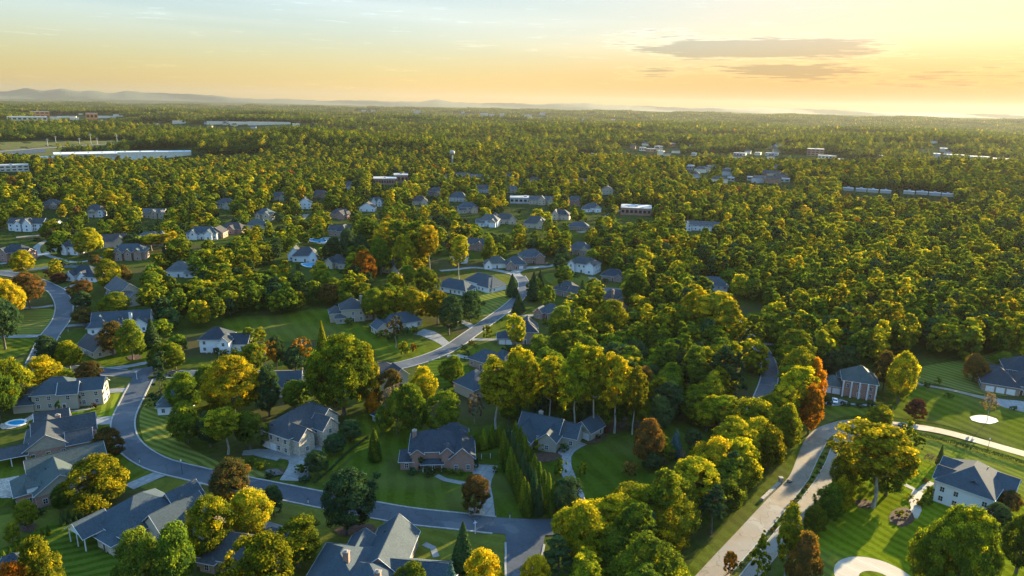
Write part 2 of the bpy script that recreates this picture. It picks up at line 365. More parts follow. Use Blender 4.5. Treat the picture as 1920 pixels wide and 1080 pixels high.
# ---------------------------------------------------------------- ground, one sheet to the horizon
def ground():
    radii = [0.0]+[20*1.05**k for k in range(0, 160)]
    radii = [r_ for r_ in radii if r_ < 28000]+[28000]
    na = 240
    V = [(0, 0, 0)]; F = []
    rr = np.array(radii[1:]); aa = np.linspace(0, 2*PI, na, endpoint=False)
    X = rr[:, None]*np.cos(aa)[None]; Y = rr[:, None]*np.sin(aa)[None]; Z = hgt(X, Y)
    V += list(zip(X.ravel().tolist(), Y.ravel().tolist(), Z.ravel().tolist()))
    for i in range(na): F.append((0, 1+i, 1+(i+1) % na))
    for k in range(len(rr)-1):
        a = 1+k*na; b = a+na
        for i in range(na): j = (i+1) % na; F.append((a+i, b+i, b+j, a+j))
    me = bpy.data.meshes.new('ground'); me.from_pydata(V, [], F)
    m, t, p = newmat('ground_and_far_woodland')
    tcn = t.nodes.new('ShaderNodeTexCoord'); v = tcn.outputs['Object']
    ln = t.nodes.new('ShaderNodeVectorMath'); ln.operation = 'LENGTH'; t.links.new(v, ln.inputs[0])
    far = sstep(ln.outputs['Value'], 500, 900, t)
    near = mixc(sstep(noise(v, .5, 6, .65, t), .35, .65, t), (.030, .046, .007), (.056, .068, .012), tree=t)
    near = mixc(M('MULTIPLY', sstep(noise(v, .03, 4, .6, t), .45, .65, t), .7, tree=t), near, (.055, .042, .024), tree=t)
    fr = mixc(sstep(noise(v, .004, 8, .65, t), .40, .62, t), (.016, .030, .012), (.050, .062, .016), tree=t)
    fr = mixc(M('MULTIPLY', sstep(noise(v, .0011, 5, .6, t), .56, .70, t), .5, tree=t), fr, (.085, .095, .035), tree=t)
    t.links.new(mixc(far, near, fr, tree=t), p.inputs['Base Color']); p.inputs['Roughness'].default_value = 1.0; p.inputs['Specular IOR Level'].default_value = 0
    bn = t.nodes.new('ShaderNodeBump'); bn.inputs['Distance'].default_value = 14; t.links.new(M('MULTIPLY', far, noise(v, .02, 8, .7, t), tree=t), bn.inputs['Height']); t.links.new(bn.outputs[0], p.inputs['Normal'])
    me.materials.append(m)
    o = link('ground', me); tag(o, 'wide green land with woods rolling out to the horizon', kind='structure')
ground()

# keep-out map used by the planting: discs (x, y, r) and capsules
KEEP = []
def keep_disc(x, y, r): KEEP.append((x, y, r))

# ---------------------------------------------------------------- flat sheets: roads, drives, lawns, beds
def catmull(P, step=2.0, closed=False):
    P = [np.array(p, float) for p in P]; out = []
    n = len(P)
    rngk = range(n) if closed else range(n-1)
    for i in rngk:
        if closed: a, b, c, d = P[(i-1) % n], P[i], P[(i+1) % n], P[(i+2) % n]
        else: a, b, c, d = P[max(i-1, 0)], P[i], P[i+1], P[min(i+2, n-1)]
        k = max(1, int(np.linalg.norm(c-b)/step))
        for j in range(k):
            s = j/k
            out.append(.5*((2*b)+(-a+c)*s+(2*a-5*b+4*c-d)*s*s+(-a+3*b-3*c+d)*s**3))
    if not closed: out.append(P[-1])
    return np.array(out)
def pxline(pts, z=0): return [gp(x, y, z) for x, y in pts]
ROADS = []
def strip(name, pts, width, z, mat, label, kind='structure', world=False, kerb=False, keep=True, cuts=()):
    C = catmull(pts if world else pxline(pts), 3.0)
    if not hasattr(width, '__len__'): W = np.full(len(C), width/2.)
    else: W = np.interp(np.linspace(0, 1, len(C)), np.linspace(0, 1, len(width)), width)/2
    T = np.gradient(C, axis=0); T /= np.linalg.norm(T, axis=1)[:, None]; Nn = np.stack([-T[:, 1], T[:, 0]], 1)
    mb = MB(); A = C+Nn*W[:, None]; B = C-Nn*W[:, None]
    for i in range(len(C)-1):
        za = z+float(hgt(*C[i])); zb = z+float(hgt(*C[i+1]))
        mb.face([(*B[i], za), (*B[i+1], zb), (*A[i+1], zb), (*A[i], za)])
    o = mb.build(name, mat); tag(o, label, kind=kind)
    if keep:
        for i in range(0, len(C), 2): KEEP.append((C[i][0], C[i][1], W[i]+2.2))
    ROADS.append((C, W))
    return C, W, A, B
def poly(name, pts, z, mat, label, kind='structure', keep=False, smooth=True, world=False, catg=None):
    P = [np.array(p) for p in pts] if world else pxline(pts)
    if smooth: P = list(catmull(P, 2.0, True))
    mb = MB(); P3 = [(p[0], p[1], z) for p in P]
    area = sum(P3[i][0]*P3[(i+1) % len(P3)][1]-P3[(i+1) % len(P3)][0]*P3[i][1] for i in range(len(P3)))
    if area < 0: P3.reverse()
    mb.face(P3); o = mb.build(name, mat); tag(o, label, catg, kind=kind)
    return o, np.array([(p[0], p[1]) for p in P3])
def inside(P, X, Y):
    X = np.asarray(X); Y = np.asarray(Y); r = np.zeros(X.shape, bool); j = len(P)-1
    for i in range(len(P)):
        xi, yi = P[i]; xj, yj = P[j]
        if yi != yj:
            c = ((yi > Y) != (yj > Y)) & (X < (xj-xi)*(Y-yi)/(yj-yi)+xi); r ^= c
        j = i
    return r
LAWNS = []
def lawn(pts, ang, period, amt, base, label, z=.03, smooth=True):
    i = len(LAWNS)
    o, P = poly('lawn', pts, z+.0026*i, lawnmat(i, ang, period, amt, base), label, smooth=smooth)
    LAWNS.append(P)

# ---------------------------------------------------------------- roads
ZR, ZK, ZD = .17, .29, .128
def kerbs(A, B, sides='AB', gaps=()):
    mb = MB()
    for key, E_, sgn in (('A', A, 1), ('B', B, -1)):
        if key not in sides: continue
        T = np.gradient(E_, axis=0); T /= np.linalg.norm(T, axis=1)[:, None]; Nn = np.stack([-T[:, 1], T[:, 0]], 1)*sgn
        for i in range(len(E_)-1):
            mid = (E_[i]+E_[i+1])/2
            if any(math.hypot(mid[0]-g[0], mid[1]-g[1]) < g[2] for g in gaps): continue
            a0, a1 = E_[i]-Nn[i]*.05, E_[i+1]-Nn[i+1]*.05; b0, b1 = E_[i]+Nn[i]*.42, E_[i+1]+Nn[i+1]*.42
            z0, z1 = .0, ZK
            q = [(a0, z0), (a1, z0), (b1, z0), (b0, z0), (a0, z1), (a1, z1), (b1, z1), (b0, z1)]
            mb.solid([(p[0], p[1], z) for p, z in q], [(4, 5, 6, 7), (0, 1, 5, 4), (2, 3, 7, 6)] if sgn < 0 else [(7, 6, 5, 4), (4, 5, 1, 0), (6, 7, 3, 2)])
    o = mb.build('kerb', KERB); tag(o, 'pale concrete kerb running along the road edge', kind='structure')
J1 = gp(285, 712); J2 = gp(985, 1000)
main_px = [(268, 690), (266, 712), (250, 745), (231, 790), (240, 832), (290, 868), (370, 890), (430, 903), (520, 921), (640, 945), (760, 967), (860, 978), (950, 987), (1050, 988), (1130, 975), (1230, 940), (1310, 900), (1375, 840), (1420, 770), (1443, 705), (1432, 662), (1400, 628), (1375, 600), (1350, 570)]
c, w_, A1, B1 = strip('road', main_px, [7.4, 6.7, 6.7, 6.9, 7.0, 7.0, 6.8, 6.2, 6.0, 5.8], ZR, ASPH, 'dark asphalt street curving from the left side round to the right wood')
ew_px = [(-120, 690), (0, 692), (120, 692), (200, 698), (268, 702), (350, 702), (450, 703), (560, 702), (650, 700), (730, 690), (790, 675), (840, 655), (880, 628), (920, 600), (952, 577), (975, 555), (983, 535), (975, 518)]
c, w_, A2, B2 = strip('road', ew_px, [6.6, 6.8, 7.2, 6.8, 6.6, 6.4], ZR+.004, ASPH, 'asphalt street running across from left and bending up between the centre houses')
nl_px = [(75, 668), (92, 632), (115, 600), (120, 572), (108, 548), (92, 538), (70, 528), (30, 516), (-40, 508)]
c, w_, A3, B3 = strip('road', [(60, 700)]+nl_px, 7.4, ZR+.008, ASPH, 'asphalt street curving up the far left side')
c, w_, A3b, B3b = strip('road', [(-20, 512), (60, 505), (130, 500), (190, 502)], 7.0, ZR+.012, ASPH, 'short asphalt street in front of the brick house far left')
c, w_, A4, B4 = strip('road', [(985, 990), (984, 1020), (981, 1060), (980, 1120), (978, 1200)], [11, 8.6, 7.4, 7.4, 7.4], ZR+.004, ASPH, 'asphalt side street leaving the junction toward the viewer')
c, w_, A5, B5 = strip('road', [(1090, 540), (1130, 543), (1190, 547), (1260, 560)], 7.2, ZR, ASPH, 'short asphalt street before the brick house with tall chimney')
kerbs(A1, B1, gaps=[(*gp(266, 702), 8), (*gp(985, 1000), 9.5)])
kerbs(A2, B2, gaps=[(*gp(266, 702), 10), (*gp(70, 690), 10)])
kerbs(A3, B3, gaps=[(*gp(62, 695), 9)])
kerbs(A4, B4, gaps=[(*gp(985, 985), 9)]); kerbs(A5, B5)
# rounded junction corners in asphalt
def fillet(a, b, c):
    P = catmull([gp(*a), gp(*b), gp(*c)], 1.0)
    return P
for nm, pts, corner in (('road', [(1010, 1012), (1012, 998), (1032, 988)], (985, 985)), ('road', [(955, 1012), (948, 1000), (915, 985)], (985, 985)),
                        ('road', [(240, 700), (250, 712), (247, 730)], (266, 700)), ('road', [(285, 728), (292, 715), (320, 708)], (266, 702))):
    P = [gp(*p) for p in pts]; C = catmull(P, 1.0); mb = MB(); q = gp(*corner); zz = ZR-.004*(1+len(KEEP) % 2)
    pts3 = [(p[0], p[1], zz) for p in C]+[(q[0], q[1], zz)]
    mb.face(pts3); o = mb.build('road', ASPH); tag(o, 'rounded asphalt corner of a street junction', kind='structure')

# right side: divided boulevard, worn paving, with median
lanL = [(1295, 1130), (1360, 1056), (1410, 1000), (1455, 949), (1498, 902), (1517, 862), (1541, 822), (1572, 802), (1610, 793), (1650, 795), (1700, 799), (1760, 808), (1830, 826), (1900, 846), (1980, 868)]
strip('road', lanL, [6.6, 6.4, 6.3, 6.2, 6.2, 6.0, 6.4, 8, 8, 5.6, 4.8, 4.6, 4.6, 4.6], ZR, ASPHP, 'worn pale road sweeping round the right lawn as a boulevard', kerb=False)
lanR = [(1352, 1135), (1390, 1090), (1430, 1045), (1468, 1000), (1501, 955), (1539, 905), (1560, 875), (1582, 838), (1600, 806)]
strip('road', lanR, [5.2, 5.0, 5.0, 4.8, 4.8, 4.8, 5, 6, 8], ZR+.02, ASPHP, 'worn pale lane on the right of the planted median')
MEDP = [(1567, 812), (1562, 830), (1549, 866), (1529, 902), (1486, 958), (1450, 1003), (1412, 1050), (1380, 1090), (1362, 1086), (1394, 1050), (1432, 1006), (1474, 956), (1516, 900), (1533, 862), (1554, 822)]
med, MP = poly('median_strip', MEDP, ZK, lawnmat(90, 20, 3, .1, 1), 'narrow grassy median between the two boulevard lanes', smooth=False)
def kerb_ring(P, label='pale kerb round the planted median', z=ZK):
    mb = MB(); n = len(P)
    for i in range(n):
        a, b = P[i], P[(i+1) % n]; mb.bar((a[0], a[1], z-.05), (b[0], b[1], z-.05), .13)
    o = mb.build('kerb', KERB); tag(o, label, kind='structure')
kerb_ring(MP)
# paved ring court bottom right
cc = gp(1645, 1092)
mb = MB(); n = 48
for i in range(n):
    a0, a1 = 2*PI*i/n, 2*PI*(i+1)/n
    mb.face([(cc[0]+9.2*math.cos(a0), cc[1]+9.2*math.sin(a0), ZD), (cc[0]+9.2*math.cos(a1), cc[1]+9.2*math.sin(a1), ZD), (cc[0]+3.9*math.cos(a1), cc[1]+3.9*math.sin(a1), ZD), (cc[0]+3.9*math.cos(a0), cc[1]+3.9*math.sin(a0), ZD)][::-1])
tag(mb.build('driveway', PAVER), 'round paved drive ring at the bottom right', kind='structure'); keep_disc(cc[0], cc[1], 11)

# driveways and walks
def drive(pts, width, label='pale concrete driveway', mat=None, name='driveway', keep=True, dz=0):
    strip(name, pts, width, ZD+dz+.004*(len(ROADS) % 5), mat or CONC, label, keep=keep)
drive([(915, 985), (912, 940), (905, 900), (910, 872)], [4.2, 3.8, 4.2, 8.5], 'straight concrete driveway beside the twin gabled brick house')
drive([(1092, 990), (1086, 940), (1072, 905), (1058, 870), (1062, 845), (1085, 828)], [4.5, 4.0, 3.8, 3.8, 4.5, 6.5], 'long curving concrete driveway up to the small gabled garage')
drive([(545, 902), (560, 880), (573, 860), (560, 845), (530, 838)], [6.5, 7, 10, 13, 12], 'wide concrete driveway before the cream stone house')
drive([(530, 856), (480, 848), (455, 850)], [6, 5, 3], 'concrete turning bay left of the cream stone house', keep=False)
drive([(573, 862), (598, 843), (600, 828), (585, 818)], [2.2, 1.8, 1.6, 1.6], 'curved front walk of the cream stone house', name='path')
drive([(818, 892), (835, 900), (865, 906), (900, 912)], 1.8, 'curved front walk of the twin gabled brick house', name='path')
drive([(213, 788), (180, 790), (150, 792), (135, 800)], [6.5, 6, 7, 9], 'concrete driveway beside the dark roofed house at left')
drive([(165, 795), (158, 815), (168, 832), (160, 842)], 1.5, 'brown garden walk beside the dark roofed house at left', STONE, 'path')
drive([(248, 731), (215, 733), (185, 735)], 4.2, 'concrete driveway of the long cream house')
drive([(195, 740), (190, 752), (165, 768), (130, 772)], 1.3, 'narrow front walk of the long cream house', name='path')
drive([(325, 880), (290, 893), (255, 908), (242, 914)], 4.4, 'concrete driveway of the green roofed house at left')
drive([(398, 897), (370, 905), (345, 920), (330, 930)], 4.2, 'concrete driveway of the large blue roofed house at lower left')
drive([(75, 630), (40, 631), (0, 631)], 4, 'concrete driveway between striped lawns at far left')
drive([(100, 573), (70, 577), (35, 578), (5, 580)], 3.6, 'upper concrete driveway on the far left lawn')
drive([(118, 612), (145, 610), (172, 609)], 4, 'concrete driveway of the long blue roofed house')
drive([(118, 577), (150, 573), (165, 568)], 3.5, 'concrete driveway of the tan two part roofed house')
drive([(115, 545), (140, 535), (165, 530)], 4, 'concrete driveway left of the tan house')
drive([(200, 692), (240, 687), (290, 678), (330, 675)], 3.4, 'concrete driveway running beside the mulched maple')
drive([(845, 652), (820, 635), (800, 625), (785, 622)], [5, 5, 8, 9], 'concrete driveway of the low blue roofed house at centre')
drive([(893, 618), (875, 607), (862, 602)], [5, 4, 4], 'concrete driveway left of the centre street')
drive([(838, 668), (860, 668), (880, 672)], 3.4, 'concrete driveway of the first blue roofed house right of the street')
drive([(885, 637), (910, 637), (940, 638)], 3.2, 'concrete driveway of the white garage house right of the street')
drive([(945, 588), (970, 591), (1000, 592)], 3.4, 'concrete driveway of the small house by the round pines')
drive([(978, 522), (965, 512), (985, 503), (1020, 500), (1045, 497)], [7, 7, 6, 6, 4], 'concrete drive at the end of the centre street')
drive([(965, 514), (930, 507), (890, 502), (850, 506), (825, 508)], [6, 5, 4.5, 4.5, 4], 'concrete drive looping past the white cottages')
drive([(1112, 540), (1118, 528), (1108, 520)], 5, 'concrete driveway of the white two storey house')
drive([(0, 495), (30, 490), (70, 480), (95, 472), (105, 466)], 5, 'concrete drive beside the red brick house at far left')
drive([(72, 480), (68, 466), (80, 455), (100, 448)], 4.5, 'curving concrete drive left of the bright round maple')
drive([(85, 477), (115, 487), (150, 492), (190, 482)], 3.5, 'concrete walk across the far left lawns', name='path')
drive([(30, 445), (80, 441), (130, 436), (180, 432)], 6, 'pale lane in front of the long white house', ASPHP)
drive([(112, 430), (125, 424), (135, 432)], 8, 'pale parking pad behind the round maple')
drive([(515, 445), (535, 430), (560, 415), (575, 402)], [8, 8, 6, 6], 'pale lane rising between houses at upper left', ASPHP)
drive([(545, 458), (575, 452), (600, 448)], 4, 'concrete walk beside the upper swimming pool', name='path')
drive([(600, 467), (660, 468), (700, 472)], 5, 'grey lane behind the two grey houses', ASPHP)
drive([(1085, 436), (1120, 428), (1140, 405), (1160, 395)], [7, 7, 6, 6], 'pale lane near the flat roofed hall', ASPHP)
drive([(1425, 645), (1445, 646), (1462, 647)], 3, 'short concrete driveway into the right wood')
drive([(1700, 715), (1730, 722), (1780, 731), (1830, 743), (1870, 752)], [2.0, 2.0, 2.4, 3, 5], 'thin farm drive crossing the upper right lawn', ASPHP)
drive([(1850, 748), (1885, 757), (1930, 765)], [5, 11, 12], 'concrete forecourt before the triple garage')
drive([(1545, 757), (1565, 757), (1585, 752)], [3.5, 4, 4], 'small concrete pad before the columned house garage')
drive([(1585, 757), (1620, 760), (1640, 760)], 1.6, 'front walk of the columned house', name='path')
drive([(1688, 905), (1710, 916), (1722, 922), (1735, 912), (1748, 905)], 1.6, 'narrow paved walk to the white house', name='path')
drive([(1722, 922), (1713, 938), (1718, 955), (1710, 970)], 2.6, 'curving tan paved walk beside the white house', PAVER, 'path')
drive([(452, 985), (500, 985), (535, 998)], [2, 3, 3], 'pale patio slab behind the dark hip roofed house', name='patio')
drive([(795, 1020), (812, 1028), (818, 1045)], 1.6, 'curved front walk of the big grey roofed house', name='path')

# lawns that show mowing or a greener cut
lawn([(105, 772), (160, 765), (205, 735), (248, 738), (232, 765), (218, 783), (165, 785)], 25, 3.4, .6, 3, 'bright striped lawn before the long cream house')
lawn([(185, 705), (225, 704), (255, 712), (262, 722), (250, 729), (190, 731)], 80, 4, .2, 1, 'rounded green lawn at the left junction')
lawn([(262, 778), (285, 745), (300, 750), (318, 785), (345, 830), (420, 870), (500, 885), (505, 893), (430, 893), (330, 870), (275, 835)], 60, 2.2, .75, 1, 'lawn mown in curved stripes inside the street bend')
lawn([(170, 800), (213, 795), (225, 835), (262, 868), (312, 880), (240, 903), (180, 880), (150, 850), (175, 835)], -20, 4, .25, 0, 'green front lawn inside the left street bend')
lawn([(-20, 880), (60, 850), (160, 845), (150, 880), (60, 910), (-20, 960)], 30, 4, .2, 0, 'shaded side lawn between the left houses')
lawn([(-20, 1010), (100, 965), (180, 965), (190, 1010), (250, 1035), (240, 1090), (100, 1100), (-20, 1060)], 112, 2.6, .55, 2, 'dark striped back lawn at the lower left')
lawn([(-20, 975), (60, 960), (180, 950), (185, 962), (90, 985), (-20, 1035)], 20, 5, .1, 1, 'pale strip of lawn between the two left houses')
lawn([(340, 880), (385, 895), (360, 905), (330, 925), (262, 912), (330, 890)], 0, 4, .1, 1, 'small front lawn between two left driveways')
lawn([(408, 905), (500, 925), (640, 955), (700, 972), (940, 1000), (948, 1040), (945, 1120), (600, 1120), (430, 960)], 70, 4, .15, 1, 'patchy lawn along the near side of the street')
lawn([(640, 880), (700, 820), (780, 805), (900, 800), (960, 790), (965, 860), (880, 868), (895, 960), (760, 955), (590, 922), (555, 910), (590, 905)], 12, 5, .22, 2, 'deep green sloping lawn around the twin gabled brick house')
lawn([(600, 838), (640, 800), (690, 775), (740, 790), (690, 830), (640, 872), (600, 905), (580, 880)], 15, 3.5, .3, 0, 'green side lawn beside the cream stone house')
lawn([(925, 875), (960, 860), (1040, 860), (1055, 905), (1082, 965), (1000, 972), (935, 975)], 30, 5, .15, 2, 'narrow green lawn around the row of arborvitae')
lawn([(1075, 850), (1130, 830), (1240, 800), (1400, 770), (1400, 815), (1330, 870), (1280, 905), (1180, 945), (1110, 972), (1080, 920)], 25, 6, .2, 2, 'broad shaded lawn below the small gabled garage')
lawn([(-40, 590), (40, 582), (98, 580), (104, 602), (80, 625), (-40, 626)], 92, 2.8, .55, 1, 'upper striped lawn at the far left')
lawn([(-40, 640), (70, 636), (60, 652), (30, 670), (-40, 680)], 60, 3.4, .5, 0, 'lower striped lawn at the far left')
lawn([(180, 688), (130, 650), (230, 640), (300, 668), (240, 682)], 20, 4, .2, 0, 'green lawn with a ringed maple in front of the brown house')
lawn([(420, 600), (520, 590), (620, 580), (720, 630), (815, 640), (840, 650), (810, 662), (730, 678), (640, 640), (540, 640), (450, 640)], 30, 6, .18, 0, 'wide open green slope behind the great round tree')
lawn([(880, 545), (940, 545), (968, 555), (945, 578), (915, 592), (885, 588)], 35, 3.4, .6, 1, 'striped lawn beside the centre street')
lawn([(820, 672), (870, 680), (880, 700), (860, 740), (810, 745), (790, 700)], 100, 3.4, .45, 2, 'dark striped lawn below the centre street')
lawn([(900, 612), (940, 588), (1000, 600), (950, 632), (890, 632)], 20, 5, .15, 0, 'small lawn right of the centre street')
lawn([(850, 655), (890, 642), (945, 640), (940, 662), (880, 665)], 20, 5, .15, 0, 'lawn beside the first blue roofed house')
lawn([(840, 525), (900, 510), (960, 518), (970, 530), (940, 545), (860, 545)], 20, 5, .1, 1, 'small green beside the white cottages')
lawn([(1020, 515), (1060, 512), (1120, 522), (1100, 535), (1040, 535)], 20, 5, .1, 1, 'green verge before the white two storey house')
lawn([(75, 465), (110, 448), (130, 470), (100, 478)], 20, 5, .2, 1, 'small round lawn inside the far left drive')
lawn([(60, 500), (80, 486), (140, 498), (100, 506)], 20, 5, .1, 1, 'small lawn below the far left drive')
lawn([(600, 500), (660, 505), (700, 540), (640, 560), (600, 530)], 20, 5, .1, 0, 'green lawn below the two grey houses')
lawn([(590, 445), (640, 445), (700, 465), (600, 462)], 20, 5, .1, 0, 'green beside the upper swimming pool')
lawn([(1700, 712), (1720, 690), (1840, 668), (1930, 640), (1940, 730), (1850, 740), (1760, 722)], 35, 3.2, .6, 1, 'upper right lawn mown in diagonal stripes')
lawn([(1540, 762), (1660, 765), (1690, 722), (1760, 730), (1850, 752), (1940, 775), (1940, 850), (1780, 800), (1660, 782), (1580, 782), (1530, 805)], 25, 5, .3, 0, 'large green lawn around the sandy spot')
lawn([(1600, 860), (1690, 812), (1780, 825), (1940, 872), (1940, 1120), (1560, 1120), (1480, 1040), (1560, 940)], 28, 3.0, .35, 3, 'bright sunlit lawn around the white house')
lawn([(1400, 590), (1440, 590), (1470, 640), (1450, 680), (1418, 640)], 25, 5, .1, 0, 'shaded verge beside the road into the right wood')
for pts, lb in (([(1500, 800), (1540, 800), (1500, 860), (1440, 950), (1370, 1030), (1320, 1090), (1270, 1090), (1380, 960), (1440, 870)], 'grass verge between the wood and the boulevard'),):
    lawn(pts, 30, 4, .2, 0, lb)

# mulch beds, patios, pools, sand
def bed(pts, label, mat=None, name='planting_bed', z=.22, smooth=True): return poly(name, pts, z, mat or MULCH, label, smooth=smooth)
bed([(238, 670), (252, 665), (267, 669), (262, 675), (245, 676)], 'round mulch ring under the maple')
bed([(1600, 940), (1622, 937), (1640, 946), (1632, 955), (1610, 953)], 'mulch ring under the great tree of the right lawn')
bed([(1000, 852), (1045, 850), (1052, 862), (1005, 868)], 'mulch bed below the pale roofed house')
bed([(1100, 832), (1128, 812), (1140, 812), (1118, 832)], 'mulch bed beside the small gabled garage')
bed([(1210, 868), (1228, 860), (1255, 862), (1245, 872), (1228, 875)], 'mulch bed under the mixed shrubs')
bed([(878, 952), (905, 950), (908, 966), (880, 968)], 'gravel bed under the sparse orange tree', STONE)
bed([(540, 1000+0), (545, 1001), (545, 1002)], 'thin mulch bed', None) if False else None
bed([(650, 985), (700, 985), (700, 1003), (640, 1006), (625, 995)], 'brown needle bed under the dark oval pine')
bed([(838, 1052), (868, 1048), (895, 1060), (880, 1075), (845, 1072)], 'brown needle bed under the dark conifer')
bed([(183, 1010), (205, 1005), (240, 1025), (225, 1040), (195, 1035)], 'mulch bed at the foot of the porch')
bed([(30, 975), (70, 985), (60, 1000), (20, 990)], 'mulch bed beside the green roofed house')
bed([(1075, 790), (1180, 785), (1200, 800), (1120, 812)], 'leaf litter at the wood edge')
bed([(1672, 960), (1700, 952), (1715, 975), (1690, 990), (1668, 980)], 'mulch terrace beside the white house')
bed([(500, 888), (528, 878), (535, 886), (520, 894), (502, 894)], 'round bed with boulders at the driveway')
bed([(1818, 783), (1835, 779), (1850, 780), (1868, 786), (1872, 791), (1855, 796), (1835, 793), (1822, 789)], 'pale sandy patch on the right lawn', SAND, 'sand_patch')
bed([(10, 898), (35, 893), (42, 920), (20, 935), (-10, 930), (-10, 900)], 'dark stone patio at the far left', STONE, 'patio')
bed([(2, 795), (40, 790), (60, 778), (70, 784), (40, 800), (5, 806)], 'pale stone pool surround at left', STONE, 'patio', .20)
bed([(590, 450), (615, 445), (650, 452), (640, 457), (600, 458)], 'pale pool surround behind the centre left wood', CONC, 'patio', .20)

def pool(pts, label):
    P = catmull(pxline(pts), 1.0, True); P = P[::-1] if sum(P[i][0]*P[(i+1) % len(P)][1]-P[(i+1) % len(P)][0]*P[i][1] for i in range(len(P))) < 0 else P
    t = empty('swimming_pool', (0, 0, 0)); tag(t, label, 'swimming pool')
    mb = MB(); mb.face([(p[0], p[1], .34) for p in P]); mb.build('water', WATER, t)
    mb = MB(); c = P.mean(0)
    for i in range(len(P)):
        a, b = P[i], P[(i+1) % len(P)]; a2 = c+(a-c)*1.0; 
        da = (a-c)/np.linalg.norm(a-c)*.8; db = (b-c)/np.linalg.norm(b-c)*.8
        mb.solid([(a[0], a[1], .2), (b[0], b[1], .2), (b[0]+db[0], b[1]+db[1], .2), (a[0]+da[0], a[1]+da[1], .2), (a[0], a[1], .42), (b[0], b[1], .42), (b[0]+db[0], b[1]+db[1], .42), (a[0]+da[0], a[1]+da[1], .42)],
                 [(7, 6, 5, 4), (0, 1, 5, 4), (2, 3, 7, 6)])
    mb.build('coping', WHITE, t); keep_disc(c[0], c[1], 7)
pool([(14, 795), (28, 790), (45, 790), (44, 796), (28, 799)], 'round turquoise swimming pool behind the dark roofed house at left')
pool([(578, 450), (592, 448), (608, 449), (610, 454), (590, 454)], 'upper blue swimming pool beside the dark tree wall')
pool([(566, 496), (580, 494), (596, 495), (594, 500), (578, 501)], 'light blue swimming pool between the two grey houses')

# ---------------------------------------------------------------- houses
def mesh_window(two=True):
    f = MB(); f.box(-.62, .62, -.07, .05, -.82, .82)
    p = MB()
    for sx_ in (-1, 1):
        for sz in (-1, 1): p.box(min(sx_*.04, sx_*.52), max(sx_*.04, sx_*.52), -.085, -.02, min(sz*.04, sz*.72), max(sz*.04, sz*.72))
    return f.mesh('window', WHITE), p.mesh('pane', GLASS)
WF, WP = mesh_window()
_m = MB(); _m.box(-.62, .62, -.07, .05, -.82, .82, 0); _m.box(-.5, .5, -.085, -.02, -.7, .7, 1); WFAR = _m.mesh('window', [WHITE, GLASS])
_m = MB(); _m.box(-1.45, 1.45, -.1, .05, 0, 2.45, 0)
for k in range(4): _m.box(-1.32, 1.32, -.13, -.05, .08+k*.58, .58+k*.58, 0)
GDOOR = _m.mesh('garage_door', WHITE)
_m = MB(); _m.box(-.65, .65, -.1, .05, 0, 2.35, 0); _m.box(-.48, .48, -.13, -.02, .02, 2.15, 1); DOOR = _m.mesh('door', [WHITE, mat_noise('door_wood', (.05, .03, .02), (.1, .05, .03), 2)])
_m = MB(); _m.cyl(0, 0, 0, 1, .2, 10, 0, .17); COLM = _m.mesh('column', WHITE)
LAND = []   # (phrase, world x, y)
def roof_shape(mb, wg, oh=.55, th=.17):
    cx, cy, W_, D_, h, rt, rh = wg[:7]
    x0, x1, y0, y1 = cx-W_/2-oh, cx+W_/2+oh, cy-D_/2-oh, cy+D_/2+oh
    z0 = h-.05; z1 = h+rh
    if rt == 'h':
        if W_ >= D_:
            i = (D_/2+oh)*.98; P = [(x0, y0, z0), (x1, y0, z0), (x1, y1, z0), (x0, y1, z0), (x0+i, cy, z1), (x1-i, cy, z1)]
            if P[4][0] > P[5][0]-.3: m_ = (P[4][0]+P[5][0])/2; P[4] = (m_-.15, cy, z1); P[5] = (m_+.15, cy, z1)
            Fs = [(0, 1, 5, 4), (1, 2, 5), (2, 3, 4, 5), (3, 0, 4)]
        else:
            i = (W_/2+oh)*.98; P = [(x0, y0, z0), (x1, y0, z0), (x1, y1, z0), (x0, y1, z0), (cx, y0+i, z1), (cx, y1-i, z1)]
            Fs = [(0, 1, 4), (1, 2, 5, 4), (2, 3, 5), (3, 0, 4, 5)]
        loop = [0, 1, 2, 3]
    elif rt == 'x':
        P = [(x0, y0, z0), (x1, y0, z0), (x1, y1, z0), (x0, y1, z0), (x0, cy, z1), (x1, cy, z1)]; Fs = [(0, 1, 5, 4), (2, 3, 4, 5)]; loop = [0, 1, 5, 2, 3, 4]
    else:
        P = [(x0, y0, z0), (x1, y0, z0), (x1, y1, z0), (x0, y1, z0), (cx, y0, z1), (cx, y1, z1)]; Fs = [(3, 0, 4, 5), (1, 2, 5, 4)]; loop = [0, 4, 1, 2, 5, 3]
    mb.solid(P, Fs, 0)
    n = len(P); Q = P+[(p[0], p[1], p[2]-th) for p in P]
    mb.solid(Q, [tuple(n+k for k in reversed(f)) for f in Fs], 1)
    # rim boards standing a little proud
    for a, b in zip(loop, loop[1:]+loop[:1]):
        A = Vector(P[a]); B = Vector(P[b]); mb.bar(A-Vector((0, 0, th*.5)), B-Vector((0, 0, th*.5)), .06, 1)
    # ridge cap
    if rt in 'hxy': mb.bar(Vector(P[4])-Vector((0, 0, .02)), Vector(P[5])-Vector((0, 0, .02)), .09, 0)
